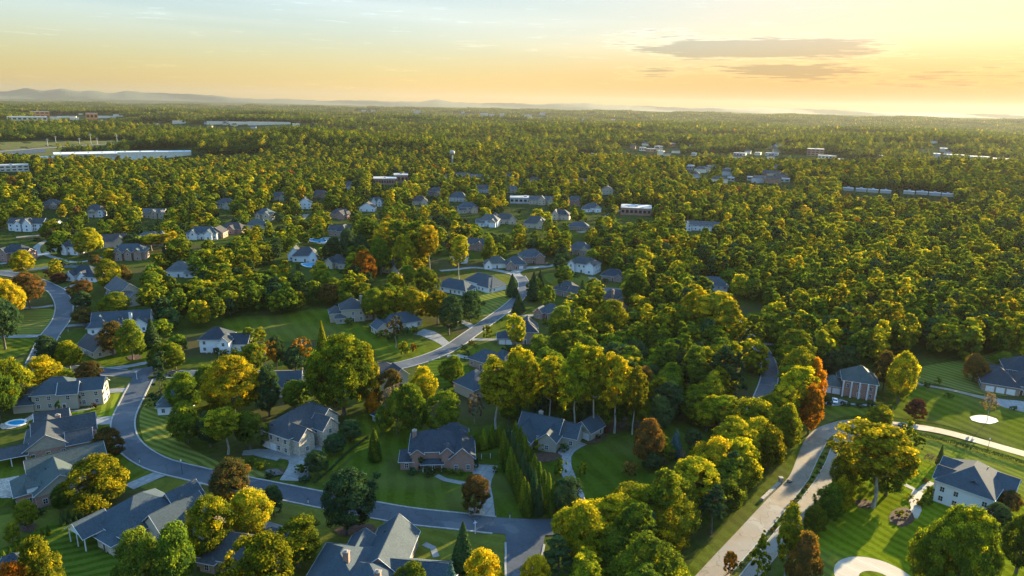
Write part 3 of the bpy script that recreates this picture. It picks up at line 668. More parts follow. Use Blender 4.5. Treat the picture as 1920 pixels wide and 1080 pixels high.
def house(loc, rot, wings, wall, roof, label, phrase, garage=(), doors=((0, 0),), chim=(), dorm=(), cols=(), name='house', gable=None, cat='house', group=None, skyl=(), win=True, open_=(), vis=1.0, nowin=(), rmat=None, reg=True):
    x, y = loc if len(loc) == 2 and abs(loc[0]) < 4000 else gp(*loc[:2])
    if len(loc) == 3: x, y = gp(loc[0], loc[1])
    z = float(hgt(x, y)); t = empty(name, (x, y, z), R(rot), .95); tag(t, label, cat, group)
    ca, sa = math.cos(R(rot)), math.sin(R(rot))
    wm = WL[wall] if isinstance(wall, str) else wall; rm = rmat or RF[roof]
    mb = MB(); rb = MB(); gb = MB()
    for k, wg in enumerate(wings):
        cx, cy, W_, D_, h, rt, rh = wg[:7]
        e = k*.012; x0, x1, y0, y1 = cx-W_/2+e, cx+W_/2-e, cy-D_/2+e, cy+D_/2-e
        if k not in open_:
            mb.box(x0, x1, y0, y1, -.4, h-.32)
            wr = .92
            if rt == 'x': mb.solid([(x0, y0, h-.32), (x0, y1, h-.32), (x0, cy, h+rh-.42), (x1, y0, h-.32), (x1, y1, h-.32), (x1, cy, h+rh-.42)], [(0, 2, 1), (3, 4, 5), (0, 3, 5, 2), (1, 2, 5, 4)])
            if rt == 'y': mb.solid([(x0, y0, h-.32), (x1, y0, h-.32), (cx, y0, h+rh-.42), (x0, y1, h-.32), (x1, y1, h-.32), (cx, y1, h+rh-.42)], [(0, 1, 2), (3, 5, 4), (0, 2, 5, 3), (1, 4, 5, 2)])
        else:
            for px_ in (x0+.15, (x0+x1)/2, x1-.15):
                for py_ in (y0+.15, y1-.15):
                    o = link('column', COLM, t, (px_, py_, -.2)); o.scale = (.8, .8, h)
            gb = MB()
            if rt == 'y': gb.solid([(x0, y0+.1, h-.3), (x1, y0+.1, h-.3), (cx, y0+.1, h+rh-.4), (x0, y0+.3, h-.3), (x1, y0+.3, h-.3), (cx, y0+.3, h+rh-.4)], [(0, 1, 2), (3, 5, 4)]); gb.build('gable', WHITE, t); gb = MB()
        if gable is not None and k not in open_ and rt in 'xy':
            gb = MB()
            if rt == 'y': gb.solid([(x0+.1, y0-.06, h-.5), (x1-.1, y0-.06, h-.5), (x1-.1, y0-.06, h-.2), (cx, y0-.06, h+rh-.5), (x0+.1, y0-.06, h-.2), (x0+.1, y0+.1, h-.5), (x1-.1, y0+.1, h-.5)], [(0, 1, 2, 3, 4), (1, 0, 5, 6)])
            else:
                for xx, s_ in ((x0-.06, 1), (x1+.06, -1)):
                    f = (0, 1, 2, 3, 4) if s_ < 0 else (4, 3, 2, 1, 0)
                    gb = MB(); gb.solid([(xx, y0+.1, h-.5), (xx, y1-.1, h-.5), (xx, y1-.1, h-.2), (xx, cy, h+rh-.5), (xx, y0+.1, h-.2)], [f]); gb.build('gable', WL[gable], t)
                gb = MB()
            if gb.v: gb.build('gable', WL[gable], t)
            gb = MB()
        roof_shape(rb, wg)
        wx, wy = x+cx*ca-cy*sa, y+cx*sa+cy*ca
        keep_disc(wx, wy, max(W_, D_)*.5+3.0)
    if mb.v: mb.build('wall', wm, t)
    ro = rb.build('roof', [rm, WHITE], t)
    rr = math.hypot(x, y)
    if vis and rr < 900:
        L_ = vis*16/math.tan(math.atan2(CH, rr)); W0 = max(wg[2] for wg in wings)*.42
        for s_ in np.arange(6, L_, 5): keep_disc(x*(1-s_/rr), y*(1-s_/rr), W0*(1-.35*s_/L_)+2)
    if reg: LAND.append((phrase, x+2*(-sa), y+2*ca))
    far = rr > 470
    def inside_other(px_, py_, k):
        for j, wg in enumerate(wings):
            if j != k and abs(px_-wg[0]) < wg[2]/2+.4 and abs(py_-wg[1]) < wg[3]/2+.4: return True
        return False
    rs = random.Random(int(abs(x)*7+abs(y)*13))
    if win:
        for k, wg in enumerate(wings):
            if k in open_ or k in nowin: continue
            cx, cy, W_, D_, h = wg[:5]
            for (nx, ny, Ln) in ((0, -1, W_), (1, 0, D_), (-1, 0, D_), (0, 1, W_)):
                gx, gy = nx*ca-ny*sa, nx*sa+ny*ca
                if -(gx*x+gy*y)/rr < -.12: continue
                n = int((Ln-1.0)/(2.9 if not far else 3.4))
                for s_ in range(2 if h > 4.9 else 1):
                    for i in range(n):
                        u_ = (i+.5)/n*Ln-Ln/2
                        lx = cx+nx*W_/2+(u_ if ny else 0); ly = cy+ny*D_/2+(u_ if nx else 0)
                        if inside_other(lx+nx*.4, ly+ny*.4, k): continue
                        if s_ == 0 and any(abs(lx-g[0]) < 2.3 and abs(ly-g[1]) < 2.3 for g in list(garage)+[d for d in doors]): continue
                        if rs.random() < (.18 if nx else .06): continue
                        rz = math.atan2(nx, -ny)
                        zz = 1.65+2.95*s_
                        if h < 3.1: zz = 1.5
                        o = link('window', WFAR if far else WF, t, (lx+nx*.0, ly+ny*.0, zz), rz)
                        if not far: link('pane', WP, o)
    for g in garage: link('garage_door', GDOOR, t, (g[0], g[1], 0), R(g[2]) if len(g) > 2 else 0)
    for d in doors: link('door', DOOR, t, (d[0], d[1], 0), R(d[2]) if len(d) > 2 else 0)
    for c in chim:
        b = MB(); s2 = .55; b.box(c[0]-s2*1.2, c[0]+s2*1.2, c[1]-s2, c[1]+s2, c[3] if len(c) > 3 else 2, c[2], 0)
        b.box(c[0]-s2*1.2-.12, c[0]+s2*1.2+.12, c[1]-s2-.12, c[1]+s2+.12, c[2]-.35, c[2]-.1, 1); b.box(c[0]-.3, c[0]+.3, c[1]-.25, c[1]+.25, c[2], c[2]+.35, 1)
        b.build('chimney', [WL['brick'] if wall in ('brick', 'brickb', 'tan', 'grey') else wm, STONE], ro)
    for d in dorm:      # x, front y, base z, width, direction (deg)
        b = MB(); w2 = d[3]/2; hh = d[3]*.62
        b.box(-w2, w2, 0, d[3]*1.2, 0, hh, 0); b.solid([(-w2-.2, -.2, hh), (w2+.2, -.2, hh), (0, -.2, hh+w2*.9), (-w2-.2, d[3]*1.6, hh), (w2+.2, d[3]*1.6, hh), (0, d[3]*1.6, hh+w2*.9)], [(0, 1, 2), (0, 2, 5, 3), (1, 4, 5, 2), (3, 5, 4)], 1)
        b.box(-w2*.6, w2*.6, -.05, .05, .2, hh*.85, 2)
        b.build('dormer', [WHITE, rm, GLASS], ro, (d[0], d[1], d[2]), R(d[4]) if len(d) > 4 else 0)
    for s_ in skyl:    # x, y, z, tilt deg, facing deg
        b = MB(); b.box(-.55, .55, -.9, .9, 0, .16, 0); b.box(-.42, .42, -.76, .76, .12, .2, 1)
        o = b.build('skylight', [BLACKM, GLASS], ro, (s_[0], s_[1], s_[2])); o.rotation_euler = (R(s_[3]), 0, R(s_[4]) if len(s_) > 4 else 0)
    for c in cols:
        o = link('column', COLM, t, (c[0], c[1], 0)); o.scale = (c[3] if len(c) > 3 else 1, c[3] if len(c) > 3 else 1, c[2])
    # roof vents
    if rr < 330:
        wg = wings[0]
        for q in range(3):
            b = MB(); vx = wg[0]+rs.uniform(-.22, .22)*wg[2]; b.cyl(vx, wg[1]+wg[3]*.18, wg[4]+wg[6]*.5, wg[4]+wg[6]*.74, .11, 6)
            b.build('vent_pipe', BLACKM, ro)
    return t
P3 = (0, 0, 0)
house((-27.5, 136), -6, [(0, 2, 10, 17, 4.2, 'y', 4.6), (8, -4.5, 15, 9.5, 3.6, 'x', 3.4), (-9, -6, 13, 15, 5, 'h', 4.2), (-7.5, 2.5, 6, 7, 4.4, 'y', 2.6), (-2, -9, 11, 10, 5.2, 'h', 3.4), (15.5, -6, 4, 5, 3.2, 'x', 1.8)], 'brickb', 'blue',
      'big grey multi gabled roof with brick chimney at the bottom edge', 'the big grey roof at the bottom', chim=((-7.2, -8, 10.6, 6), (1.5, -12.2, 9.4, 6)), skyl=((6.6, -7.2, 4.9, 36), (8.0, -7.2, 4.9, 36)), doors=((8, .3, 180),), vis=0)
house((-62.5, 134.5), -14, [(0, 4.5, 20, 10.5, 3.3, 'h', 4.2), (5, 9, 8, 8, 3.5, 'h', 4.0), (-6, -.6, 4, 3, 3.0, 'h', .9)], 'brickb', 'slate',
      'dark hip roofed brick house behind a golden tree, lower left', 'the dark hip roofed brick house', doors=((2, -.75),), vis=0)
house((-92.5, 151), -31, [(0, 0, 15, 17, 4.2, 'h', 5.6), (-5.2, -10.2, 7.5, 7, 4, 'y', 3), (9.5, 4, 9, 13, 4.1, 'y', 4.4), (4, 9.5, 9, 8, 4, 'y', 4.6), (14.5, 9.5, 9, 9, 3.6, 'x', 3.6), (2.5, -9.2, 7, 3.6, 3.2, 'h', 1.3)], 'stone', 'blue',
      'large blue roofed stone house with glazed porch at lower left', 'the large blue roofed house', open_=(1,), doors=((2.5, -11.05),), gable='tan', vis=.5)
house((-119, 161.5), 40, [(0, 6.5, 12.5, 13, 4, 'y', 4.6), (3, 13, 19, 9.5, 4.3, 'x', 5.0), (-7.5, 8, 6, 10, 4, 'h', 2.6), (8.5, 5, 5, 7, 3.4, 'x', 2.2)], 'brick', 'green',
      'brick house with pale green roof and wide tan gable at left', 'the pale green roofed brick house', gable='cream', dorm=((-7.8, 3.4, 4.2, 2.2, -90),), doors=((8.5, 1.45),))
house((-137.5, 183.5), 31, [(0, 8, 12, 16, 3.9, 'y', 4.6), (4.5, 11, 17, 8.5, 4.2, 'x', 4.3), (8.6, 2.8, 6.5, 7.5, 3.8, 'x', 3), (-9.5, 3, 8, 7, 3.2, 'x', 2), (1, 17, 9, 7, 4.4, 'x', 4.9)], 'brick', 'slate',
      'dark roofed brick house with shingled tan gable and side porch', 'the dark roofed shake gable house', gable='shake', open_=(3,), doors=((8.6, -1, 0),), chim=((3, 12, 9.4, 6),))
house((-157, 216.8), 16, [(0, 5.5, 14.5, 11, 6.2, 'h', 4.4), (11, 5, 8.5, 8, 6.2, 'x', 3.3), (-10, 2.5, 6.5, 6.5, 3.2, 'h', 2.2), (-9.6, 6.5, 6, 5, 5.6, 'h', 2), (4.5, 2.2, 6, 6, 6.0, 'x', 3.6)], 'cream', 'blue',
      'long two storey cream house with dark blue roof at left', 'the long cream house', garage=((15.3, 3.4, 90), (15.3, 6.6, 90)), doors=((3, -.85),))
house((-72.2, 191), -30, [(0, 10.5, 13, 21, 6.2, 'h', 5.2), (6.6, 4.6, 6, 6.5, 5.6, 'x', 3.4), (8.2, 13.4, 6, 6.6, 6, 'x', 3.6), (-7.8, 12, 4, 9, 4.2, 'h', 2.2), (3, 17, 8, 9, 6, 'x', 4.4)], 'stone', 'slate',
      'cream stone house with tall slate hip roof and two garage doors', 'the cream stone house', garage=((-4.2, 0), (-1.0, 0)), doors=((6.6, 9.4, 90),), dorm=((-2.5, 1.7, 6.5, 1.7),), gable='stone')
house((-20, 181.5), 5, [(-2, 7, 15, 12, 6.1, 'h', 4.4), (6.6, 4.6, 7.4, 12, 4.7, 'y', 3.8), (2.0, .6, 3.6, 2.4, 6.2, 'y', 2.1), (-7.2, 1.0, 3.4, 2.2, 5.9, 'y', 1.7), (-10.6, 4, 4, 7, 3.1, 'h', 1.7), (-2.6, .1, 6.2, 2.6, 3.0, 'h', .9), (4, 13, 9, 7, 5.8, 'h', 4)], 'brick', 'dark',
      'two storey brick house with white trim and dark hip roof by the driveway', 'the white trimmed brick house', open_=(5,), doors=((-2.6, 1.05),), chim=((-8.5, 9, 9.4, 5),), name='brick_house')
house((8, 196.5), -22, [(0, 8, 14, 11, 3.6, 'x', 4.8), (-4.2, 1.6, 8, 10, 3.3, 'y', 3.9), (4.8, 3, 6, 8, 4, 'y', 3), (9.5, 9, 7, 8, 3.6, 'x', 3.6)], 'cream', 'blue',
      'pale cottage like house with steep blue grey roof behind the arborvitae', 'the pale steep roofed house', doors=((1.6, 2.4),), chim=((-1, 9, 9.2, 6),))
house((23.8, 203.6), -41, [(0, 4, 7.2, 8, 3.1, 'y', 3.4)], 'cream', 'blue', 'small detached garage with steep gable and two white doors', 'the small gabled garage', garage=((-1.65, 0), (1.65, 0)), doors=(), name='garage', cat='garage', nowin=())
house((-81, 231), 12, [(0, 4.5, 9, 9, 4.2, 'x', 4.8), (-7.5, 5, 6.5, 7, 3.2, 'x', 3.2), (8.5, 5, 8.5, 7, 3.2, 'x', 3.2)], 'white', 'blue', 'white house with steep blue roof between two great trees', 'the white house between the great trees', dorm=((0, 1.2, 5.0, 1.8),), vis=.8)
house((-46.5, 239), 36, [(0, 5, 14, 9.5, 6.2, 'h', 3.8), (5.2, 1, 6, 7, 6, 'y', 3)], 'tan', 'dark', 'tan two storey house with dark roof beside the street bend', 'the tan house by the street bend', vis=.7)
house((-16.7, 235.2), -45, [(0, 5.5, 11.5, 12, 4.4, 'h', 5.4), (-3, 11, 8, 6, 4, 'h', 3)], 'cream', 'blue', 'house with blue pyramid roof beside the dark striped lawn', 'the blue pyramid roofed house', vis=.9)
house((-12, 261.5), -38, [(0, 5, 14.5, 9.5, 3.6, 'h', 4), (5, 9, 9, 9, 3.8, 'h', 4.2)], 'brickb', 'blue', 'low brick house with blue hip roof right of the centre street', 'the low blue roofed brick house')
house((6.5, 293.5), 2, [(0, 5, 11.5, 10, 6.2, 'h', 4.2), (-9.4, 3, 7.6, 7.5, 3.2, 'h', 2.8), (6.4, 1, 5, 5, 3.1, 'h', 1.8), (1.5, 9, 9, 7, 6.4, 'y', 4)], 'brickb', 'dark', 'dark roofed brick house with white garage wing right of the street', 'the white garage wing house', garage=((-11, -.75), (-7.8, -.75)))
house((1025, 598, 0), -30, [(0, 5, 12, 10, 3.4, 'h', 4), (-4, 0, 5, 5, 3.6, 'y', 2.8), (6, 6, 8, 7, 3.4, 'y', 3.8)], 'brick', 'blue', 'small brick house with blue roof behind the round pines', 'the small house by the round pines', gable='brick')
house((55, 352), -19, [(0, 5.5, 17, 11, 6.3, 'h', 4), (5, 1, 6, 5, 6, 'y', 2.6)], 'brickb', 'slate', 'two storey brick house with tall brick chimney on its front', 'the brick house with the tall chimney', chim=((-1, -.7, 11.5, 0),))
house((1055, 556, 0), -38, [(0, 5.5, 15, 11, 3.6, 'h', 5), (7, 3, 6, 8, 4, 'x', 3.2)], 'brickb', 'slate', 'grey roofed house with two white dormers and a red gable end', 'the two dormer house', dorm=((-3.5, 1.6, 4.6, 1.9), (2, 1.6, 4.6, 1.9)), gable='brick')
house((45, 434), -28, [(0, 5.5, 20, 11, 6.3, 'h', 4), (-7, 0, 5, 4, 6, 'y', 2.6), (6.5, 0, 6, 4, 6, 'y', 2.8)], 'white', 'slate', 'white two storey house with dark timbering before the wood', 'the white two storey house')
house((1148, 527, 0), -18, [(0, 5, 15, 10, 3.3, 'h', 4), (4, 0, 5, 4, 3.3, 'y', 2.2)], 'brickb', 'dark', 'low dark roofed house hidden beside the white two storey house', 'the low dark roofed house')
house((-20, 388.5), -45, [(0, 6, 25, 12, 3.4, 'h', 5), (7, 4, 10, 13, 3.4, 'h', 4.6)], 'white', 'blue', 'long low white house with blue hip roof above the striped lawn', 'the long low white house')
house((845, 550, 0), -32, [(0, 5.5, 22, 11, 3.2, 'h', 4.6)], 'white', 'blue', 'long blue roof just above the golden maples at centre', 'the long blue roof at centre', vis=.4)
house((628+0, 0) if False else (932, 503, 0), 12, [(0, 5, 15, 10, 3.3, 'h', 4.4), (-6.5, 0, 5, 5, 3.4, 'y', 3.0)], 'white', 'green', 'cottage with dark green roof and white arched gable', 'the green roofed cottage', garage=((5, 0),))
house((968, 505, 0), 8, [(0, 5.5, 14, 11, 3.4, 'h', 5), (-4.5, 0, 5.5, 5, 3.4, 'y', 3.2)], 'brickb', 'blue', 'cottage with white garage door and pointed pink gable', 'the pointed gable cottage', garage=((3.4, 0),))
house((1000, 494, 0), 14, [(0, 6, 17, 12, 5, 'h', 4.6), (4, 0, 6, 5, 5, 'y', 3.4)], 'brick', 'blue', 'taller brick and white house behind the pointed gable cottage', 'the taller brick house behind the cottages')
house((864, 493, 0), 20, [(0, 4.5, 11, 8, 3.6, 'x', 3), (1.5, 0, 5, 5, 4, 'y', 3.2)], 'white', 'grey', 'small bright white gabled cottage under the yellow tree', 'the bright white cottage')
house((892, 470, 0), -14, [(0, 5, 15, 10, 5, 'x', 4), (3, 1, 6, 5, 5, 'y', 3)], 'brick', 'slate', 'brick house with slate gabled roof above the white cottage', 'the slate roofed brick house', vis=.7)
house((-53, 310), 34, [(2, 5, 20, 9.5, 3.2, 'h', 4.4), (-10, 1, 7, 8, 3.4, 'y', 3), (-4.5, 0, 5, 5, 3.2, 'y', 2.4)], 'tan', 'blue', 'low house with blue roof and white front gable on the green slope', 'the low house on the green slope', garage=((8, .25), (4.8, .25)))
house((-78, 321), 18, [(0, 5.5, 12, 11, 7, 'h', 4.6), (-8.5, 5, 6, 8, 5, 'h', 3), (9, 6, 7, 9, 5.5, 'h', 3.4), (-6.5, 0, 5, 4, 3.2, 'h', 1.4)], 'cream', 'slate', 'tall cream house with screened porch at the top of the green slope', 'the tall cream house on the slope', chim=((4.6, 3, 13, 6),))
house((-127, 275), 4, [(0, 5, 12.5, 10, 6.2, 'h', 4.2), (9.5, 6, 9, 9, 3.4, 'x', 3.8), (5, 0, 5, 5, 5.6, 'y', 2.6)], 'white', 'dark', 'white house with dark hip roof above the tan maple', 'the white dark roofed house', cols=((-3, -1, 3), (-1, -1, 3), (1, -1, 3)))
house((-178, 268), -35, [(0, 5, 15, 9, 3.3, 'x', 4.2), (-6, 8, 10, 9, 3.2, 'h', 3.4)], 'tan', 'brown', 'low house with dark brown gabled roof near the left street corner', 'the low brown roofed house', gable='tan')
house((-181, 300), 18, [(0, 6, 25, 11, 3.7, 'x', 5), (9, -.5, 7, 7, 3.9, 'y', 3.4), (-9, 4, 9, 14, 3.6, 'h', 4.4)], 'white', 'blue', 'long white house with bright blue grey roof behind maples at left', 'the long blue roofed house', chim=((4.5, 1.8, 8.6, 4),), dorm=((0, 2.0, 5.2, 1.8),))
house((-212, 348), -44, [(0, 6, 22, 12, 6, 'x', 5.4), (10, 0, 9, 10, 4.4, 'y', 4), (13, 6, 9, 8, 4, 'x', 3.4)], 'tan', 'grey', 'tan house with two part grey brown roof at left', 'the tan two part roofed house', gable='tan')
house((150, 526, 0), -4, [(0, 6, 17, 11, 3.3, 'h', 5.2), (-5, .3, 5, 5, 3.4, 'y', 3), (3, .3, 5, 5, 3.4, 'y', 3), (8, 2, 7, 9, 3.2, 'h', 3.4)], 'white', 'dark', 'white house with dark blue roof and twin front gables at left', 'the twin gabled white house', gable='white')
house((335, 520, 0), 10, [(0, 6, 15, 12, 4.4, 'h', 5), (9, 2, 10, 8, 3.2, 'h', 2.6)], 'white', 'grey', 'grey hip roof showing among trees left of the centre wood', 'the grey hip roof among trees', vis=.8)
house((22, 490, 0), -6, [(0, 6, 19, 12, 6.2, 'h', 4.6), (-4, 0, 6, 5, 6.3, 'y', 3.4), (8, 4, 7, 9, 5.6, 'x', 3.4)], 'brick', 'dark', 'red brick house with white framed gable at the far left edge', 'the red brick house at the far left')
house((130, 478, 0), -10, [(0, 5, 14, 9.5, 6.2, 'h', 4), (-3, 0, 4, 3, 6, 'y', 2.4)], 'white', 'dark', 'white house with steep dark roof left of the bright round maple', 'the white house by the round maple')
house((242, 488, 0), 14, [(0, 6, 21, 11, 6.2, 'h', 4.6), (-6, .3, 4.6, 4, 5.6, 'y', 3), (0, .3, 4.6, 4, 5.6, 'y', 3), (6, .3, 4.6, 4, 5.6, 'y', 3)], 'brickb', 'blue', 'brick house with blue roof and a row of white dormer gables', 'the dormer row brick house')
house((283, 462, 0), 30, [(0, 6, 18, 12, 6, 'h', 4.8), (9, 3, 8, 10, 6, 'y', 4.4)], 'brick', 'blue', 'brick house with blue roof and sunlit end gable behind the dormer row', 'the sunlit gable brick house', gable='tan')
house((215, 464, 0), 30, [(0, 6, 17, 11, 4.6, 'x', 5), (4, 0, 9, 7, 4.6, 'y', 4.2)], 'tan', 'brown', 'brown roofed house with tan gable right behind the round maple', 'the brown roofed tan gable house', gable='tan')
house((48, 434, 0), 4, [(0, 6, 28, 10, 6.4, 'x', 4), (3, .3, 7, 6, 6.4, 'y', 4.6), (-5, .6, 5, 5, 6.4, 'y', 3.2), (19, 6, 11, 9, 5.4, 'x', 3.4)], 'white', 'slate', 'long white house with two front gables at the upper left', 'the long white gabled house')
house((176, 408, 0), 8, [(0, 6, 15, 11, 7, 'h', 5), (0, -1.5, 7, 4, 6.4, 'y', 2.6)], 'white', 'slate', 'white house with tall columned porch left of the tall golden tree', 'the columned white house at upper left', open_=(1,))
house((287, 410, 0), 0, [(0, 5, 20, 9, 5, 'x', 3.8), (2, 0, 6, 5, 5.4, 'y', 3.4), (9, 1, 6, 6, 5, 'y', 3)], 'cream', 'grey', 'pale house with grey roof between small yellow trees at upper left', 'the pale grey roofed house')
house((378, 449, 0), 6, [(0, 6, 24, 11, 5, 'h', 4.8), (-6, 0, 6, 5, 5, 'y', 3.4), (6, 0, 6, 5, 5, 'y', 3.4)], 'white', 'blue', 'wide house with slate blue roof and white gables, upper left', 'the wide slate blue roofed house')
house((404, 447, 0), 0, [(0, 6, 12, 10, 4.6, 'y', 4.4)], 'brick', 'brown', 'pink brick gable house beside the wide slate blue roof', 'the pink brick gable house', vis=.5)
house((432, 438, 0), -10, [(0, 6, 20, 10, 4.2, 'h', 4.6), (2, 0, 6, 5, 4.4, 'y', 3.2)], 'brick', 'brown', 'house with low brown grey roof at upper left centre', 'the low brown grey roof')
house((493, 414, 0), -4, [(0, 6, 15, 12, 6.4, 'h', 5), (4, 0, 6, 5, 6, 'y', 3.4), (-4, 0, 5, 4, 5, 'y', 3)], 'tan', 'blue', 'tall house with blue roof and half round window, upper left centre', 'the tall blue roofed house')
house((480, 430, 0), 2, [(0, 6, 19, 10, 3.4, 'h', 4.6)], 'tan', 'green', 'teal hip roof just in front of the tall blue roofed house', 'the teal hip roof', vis=.5)
house((572, 491, 0), 8, [(0, 6, 17, 12, 4.4, 'h', 5.4), (-8, 9, 9, 9, 4.6, 'y', 5), (6, 1, 6, 6, 4.8, 'y', 4), (10, 4, 7, 7, 4, 'x', 2.6)], 'white', 'slate', 'white house with steep grey roof above the light blue pool', 'the white house above the pool')
house((632, 504, 0), -12, [(0, 6, 16, 11, 4.2, 'h', 4.8), (-5, 0, 6, 5, 4.4, 'y', 3.4), (5.5, 3, 8, 8, 4, 'h', 4)], 'tan', 'slate', 'grey roofed house with white gables right of the light blue pool', 'the grey roofed house right of the pool')
house((638, 444, 0), -6, [(0, 6, 21, 10, 5, 'x', 4), (2, 5, 8, 14, 5.2, 'h', 4.6)], 'brickb', 'slate', 'brick house with slate roof before the dark tree wall', 'the brick house before the tree wall')
house((634, 410, 0), -20, [(0, 6, 20, 11, 4.4, 'h', 4.8), (4, 0, 8, 6, 4.8, 'y', 3.8)], 'brick', 'brown', 'red brick house with brown roof at upper centre left', 'the brown roofed red brick house')
house((688, 397, 0), 0, [(0, 5, 16, 10, 4.4, 'y', 5)], 'white', 'brown', 'small house with purple brown roof at upper centre', 'the purple brown roofed house')
house((706, 387, 0), 10, [(0, 5, 17, 10, 5.5, 'h', 4), (-3, 0, 5, 4, 6, 'y', 3), (3, 0, 5, 4, 6, 'y', 3)], 'white', 'blue', 'white fronted house with two gables at upper centre', 'the white two gable house at upper centre')
house((572, 392, 0), 10, [(0, 5, 13, 10, 6.5, 'y', 5.4)], 'white', 'blue', 'house with steep blue gable roof standing alone at upper centre left', 'the lone steep blue gable')
house((732, 514, 0), -34, [(0, 6, 16, 11, 4, 'h', 5.2), (6, 1, 6, 6, 4, 'y', 3.4)], 'tan', 'blue', 'bright blue roof right of the orange maple', 'the bright blue roof', vis=.8)
house((1003, 428, 0), -8, [(0, 7, 22, 14, 4.4, 'h', 6), (5, 0, 7, 6, 4.6, 'y', 4.2)], 'tan', 'slate', 'big dark slate roofed house at upper right of centre', 'the big dark slate roof')
house((948, 420, 0), 10, [(0, 6, 20, 11, 4.4, 'h', 5), (6, 0, 7, 6, 4.4, 'y', 4), (-8, 8, 9, 8, 5, 'y', 4.6)], 'tan', 'slate', 'slate roofed house with tan gables left of the big slate roof', 'the tan gabled slate roof house')
house((1050, 412, 0), -12, [(0, 6, 18, 12, 5, 'h', 5), (-5, 0, 7, 6, 5.4, 'y', 5)], 'tan', 'dark', 'dark roofed house with pale gable right of the big slate roof', 'the pale gable dark roof house')
house((1085, 432, 0), -6, [(0, 6, 18, 10, 3.4, 'h', 4)], 'brickb', 'blue', 'low blue grey roof beside the upper pale lane', 'the low blue grey roof by the lane')
house((858, 378, 0), -6, [(0, 6, 20, 12, 5, 'h', 6)], 'grey', 'blue', 'blue hip roof among far trees above the centre', 'the far blue hip roof')
house((787, 385, 0), 8, [(0, 6, 17, 11, 4.4, 'h', 5.4), (5, 0, 7, 6, 4.4, 'y', 4)], 'tan', 'brown', 'brown roofed house among far trees above the centre', 'the far brown roof')
house((905, 362, 0), 8, [(0, 6, 18, 11, 5, 'x', 5)], 'grey', 'slate', 'slate roofed house near the small red tree', 'the slate roof by the red tree')
house((1138, 366, 0), -10, [(0, 6, 20, 12, 5.5, 'y', 6)], 'tan', 'slate', 'grey gabled house peeping over trees at upper right of centre', 'the far grey gable')
house((1016, 384, 0), -6, [(0, 6, 30, 11, 5, 'x', 4.6), (0, 0, 8, 7, 6, 'y', 5), (10, 0, 6, 6, 5, 'y', 4)], 'tan', 'grey', 'row of joined pale roofs above the big slate roof', 'the joined pale roofs')
for k, (px_, py_, r_, wm_, rf_) in enumerate(((522, 376, 10, 'tan', 'slate'), (816, 368, -8, 'brickb', 'slate'), (962, 362, 14, 'tan', 'grey'), (1076, 386, -12, 'brick', 'slate'), (1112, 398, 6, 'white', 'blue'), (655, 356, -6, 'white', 'slate'), (600, 372, 12, 'brick', 'brown'), (420, 392, -8, 'tan', 'slate'), (95, 392, 6, 'brickb', 'slate'), (880, 400, 20, 'tan', 'blue'), (1085, 478, -16, 'brickb', 'blue'), (915, 425, -10, 'white', 'grey'))):
    sc_ = 1+.08*math.sin(k*2.3)
    house((px_, py_, 0), r_, [(0, 6, 18*sc_, 11, 4.4+(k % 2)*1.6, 'h', 4.8), (4.5, 0, 6.5, 6, 4.6, 'y', 3.4), (-7.5, 3, 8, 9, 3.6, 'hx'[k % 2], 3.4)], wm_, rf_,
          ['tan house far behind the tall blue roofed house', 'brick house between the two far blue and brown roofs', 'tan house with grey roof right of the red tree roof', 'red brick house left of the upper pale lane end', 'white house at the bend of the upper pale lane', 'white house below the left centre far woods', 'red brick house right of the lone steep blue gable', 'tan house behind the low brown grey roof', 'brick house behind the long white gabled house', 'tan house below the far blue hip roof', 'low brick house behind the white two storey house', 'white house left of the tan gabled slate roof house'][k],
          ['the far tan house', 'the far brick house', 'the far tan grey roofed house', 'the brick house by the lane end', 'the white house at the lane bend', 'the far white house', 'the red brick house by the steep gable', 'the tan house behind the brown roof', 'the brick house at the upper left', 'the tan house below the blue hip roof', 'the low brick house in the wood', 'the white house by the tan gables'][k], gable='tan' if k % 3 else None, group='houses among the trees of the middle distance')
house((328, 772, 0), 8, [(0, 4, 11, 8, 3.6, 'h', 3.4), (-1, -1, 8, 3, 3.2, 'h', 1.0)], 'white', 'green', 'small white porch house under dark trees beside the street', 'the small white porch house', vis=.5)
house((24, 1083, 0), 20, [(0, 2.5, 5.5, 5, 2.8, 'h', 2.2)], 'brick', 'dark', 'tiny dark hip roofed outbuilding at the bottom left', 'the tiny outbuilding', name='shed', cat='shed', vis=0, win=False)
house((132.3, 240.6), -22, [(0, 5.8, 12.4, 11.5, 6.8, 'h', 5), (-9.6, 5, 7.4, 8.5, 3.3, 'h', 3), (-3, 11, 9, 6, 5, 'h', 3)], 'brick', 'green', 'brick mansion with white columns and green grey pyramid roof', 'the columned brick mansion', garage=((-11.4, .75), (-8, .75)), cols=[(k*2.95-5.9, -.75, 6.6, 1.6) for k in range(5)], name='brick_mansion')
house((191.3, 248), -26, [(0, 6.5, 13, 13, 3.6, 'h', 5.4), (11, 9, 13, 14, 4, 'h', 5.4), (-1, 14, 12, 7, 4, 'h', 3.6), (11, 24, 14, 12, 5.4, 'h', 5)], 'brickb', 'dark', 'sprawling brick house with triple garage at the right edge', 'the triple garage house', garage=((-3.6, 0), (0, 0), (3.6, 0)), doors=((7.5, 2),))
house((124.0, 165.6), -46, [(0, 9, 14, 18, 6.9, 'h', 5), (7.6, 13.2, 4.6, 8, 6.6, 'x', 3.0), (-5.4, 12, 6, 8, 6.4, 'x', 3.2), (-5, 5, 6, 6, 6.5, 'x', 3)], 'white', 'blue', 'tall white house with blue hip roof on the sunny right lawn', 'the tall white house', dorm=((1.5, 2.2, 7.6, 1.9),), doors=((-8.05, 5, -90),), name='white_house')
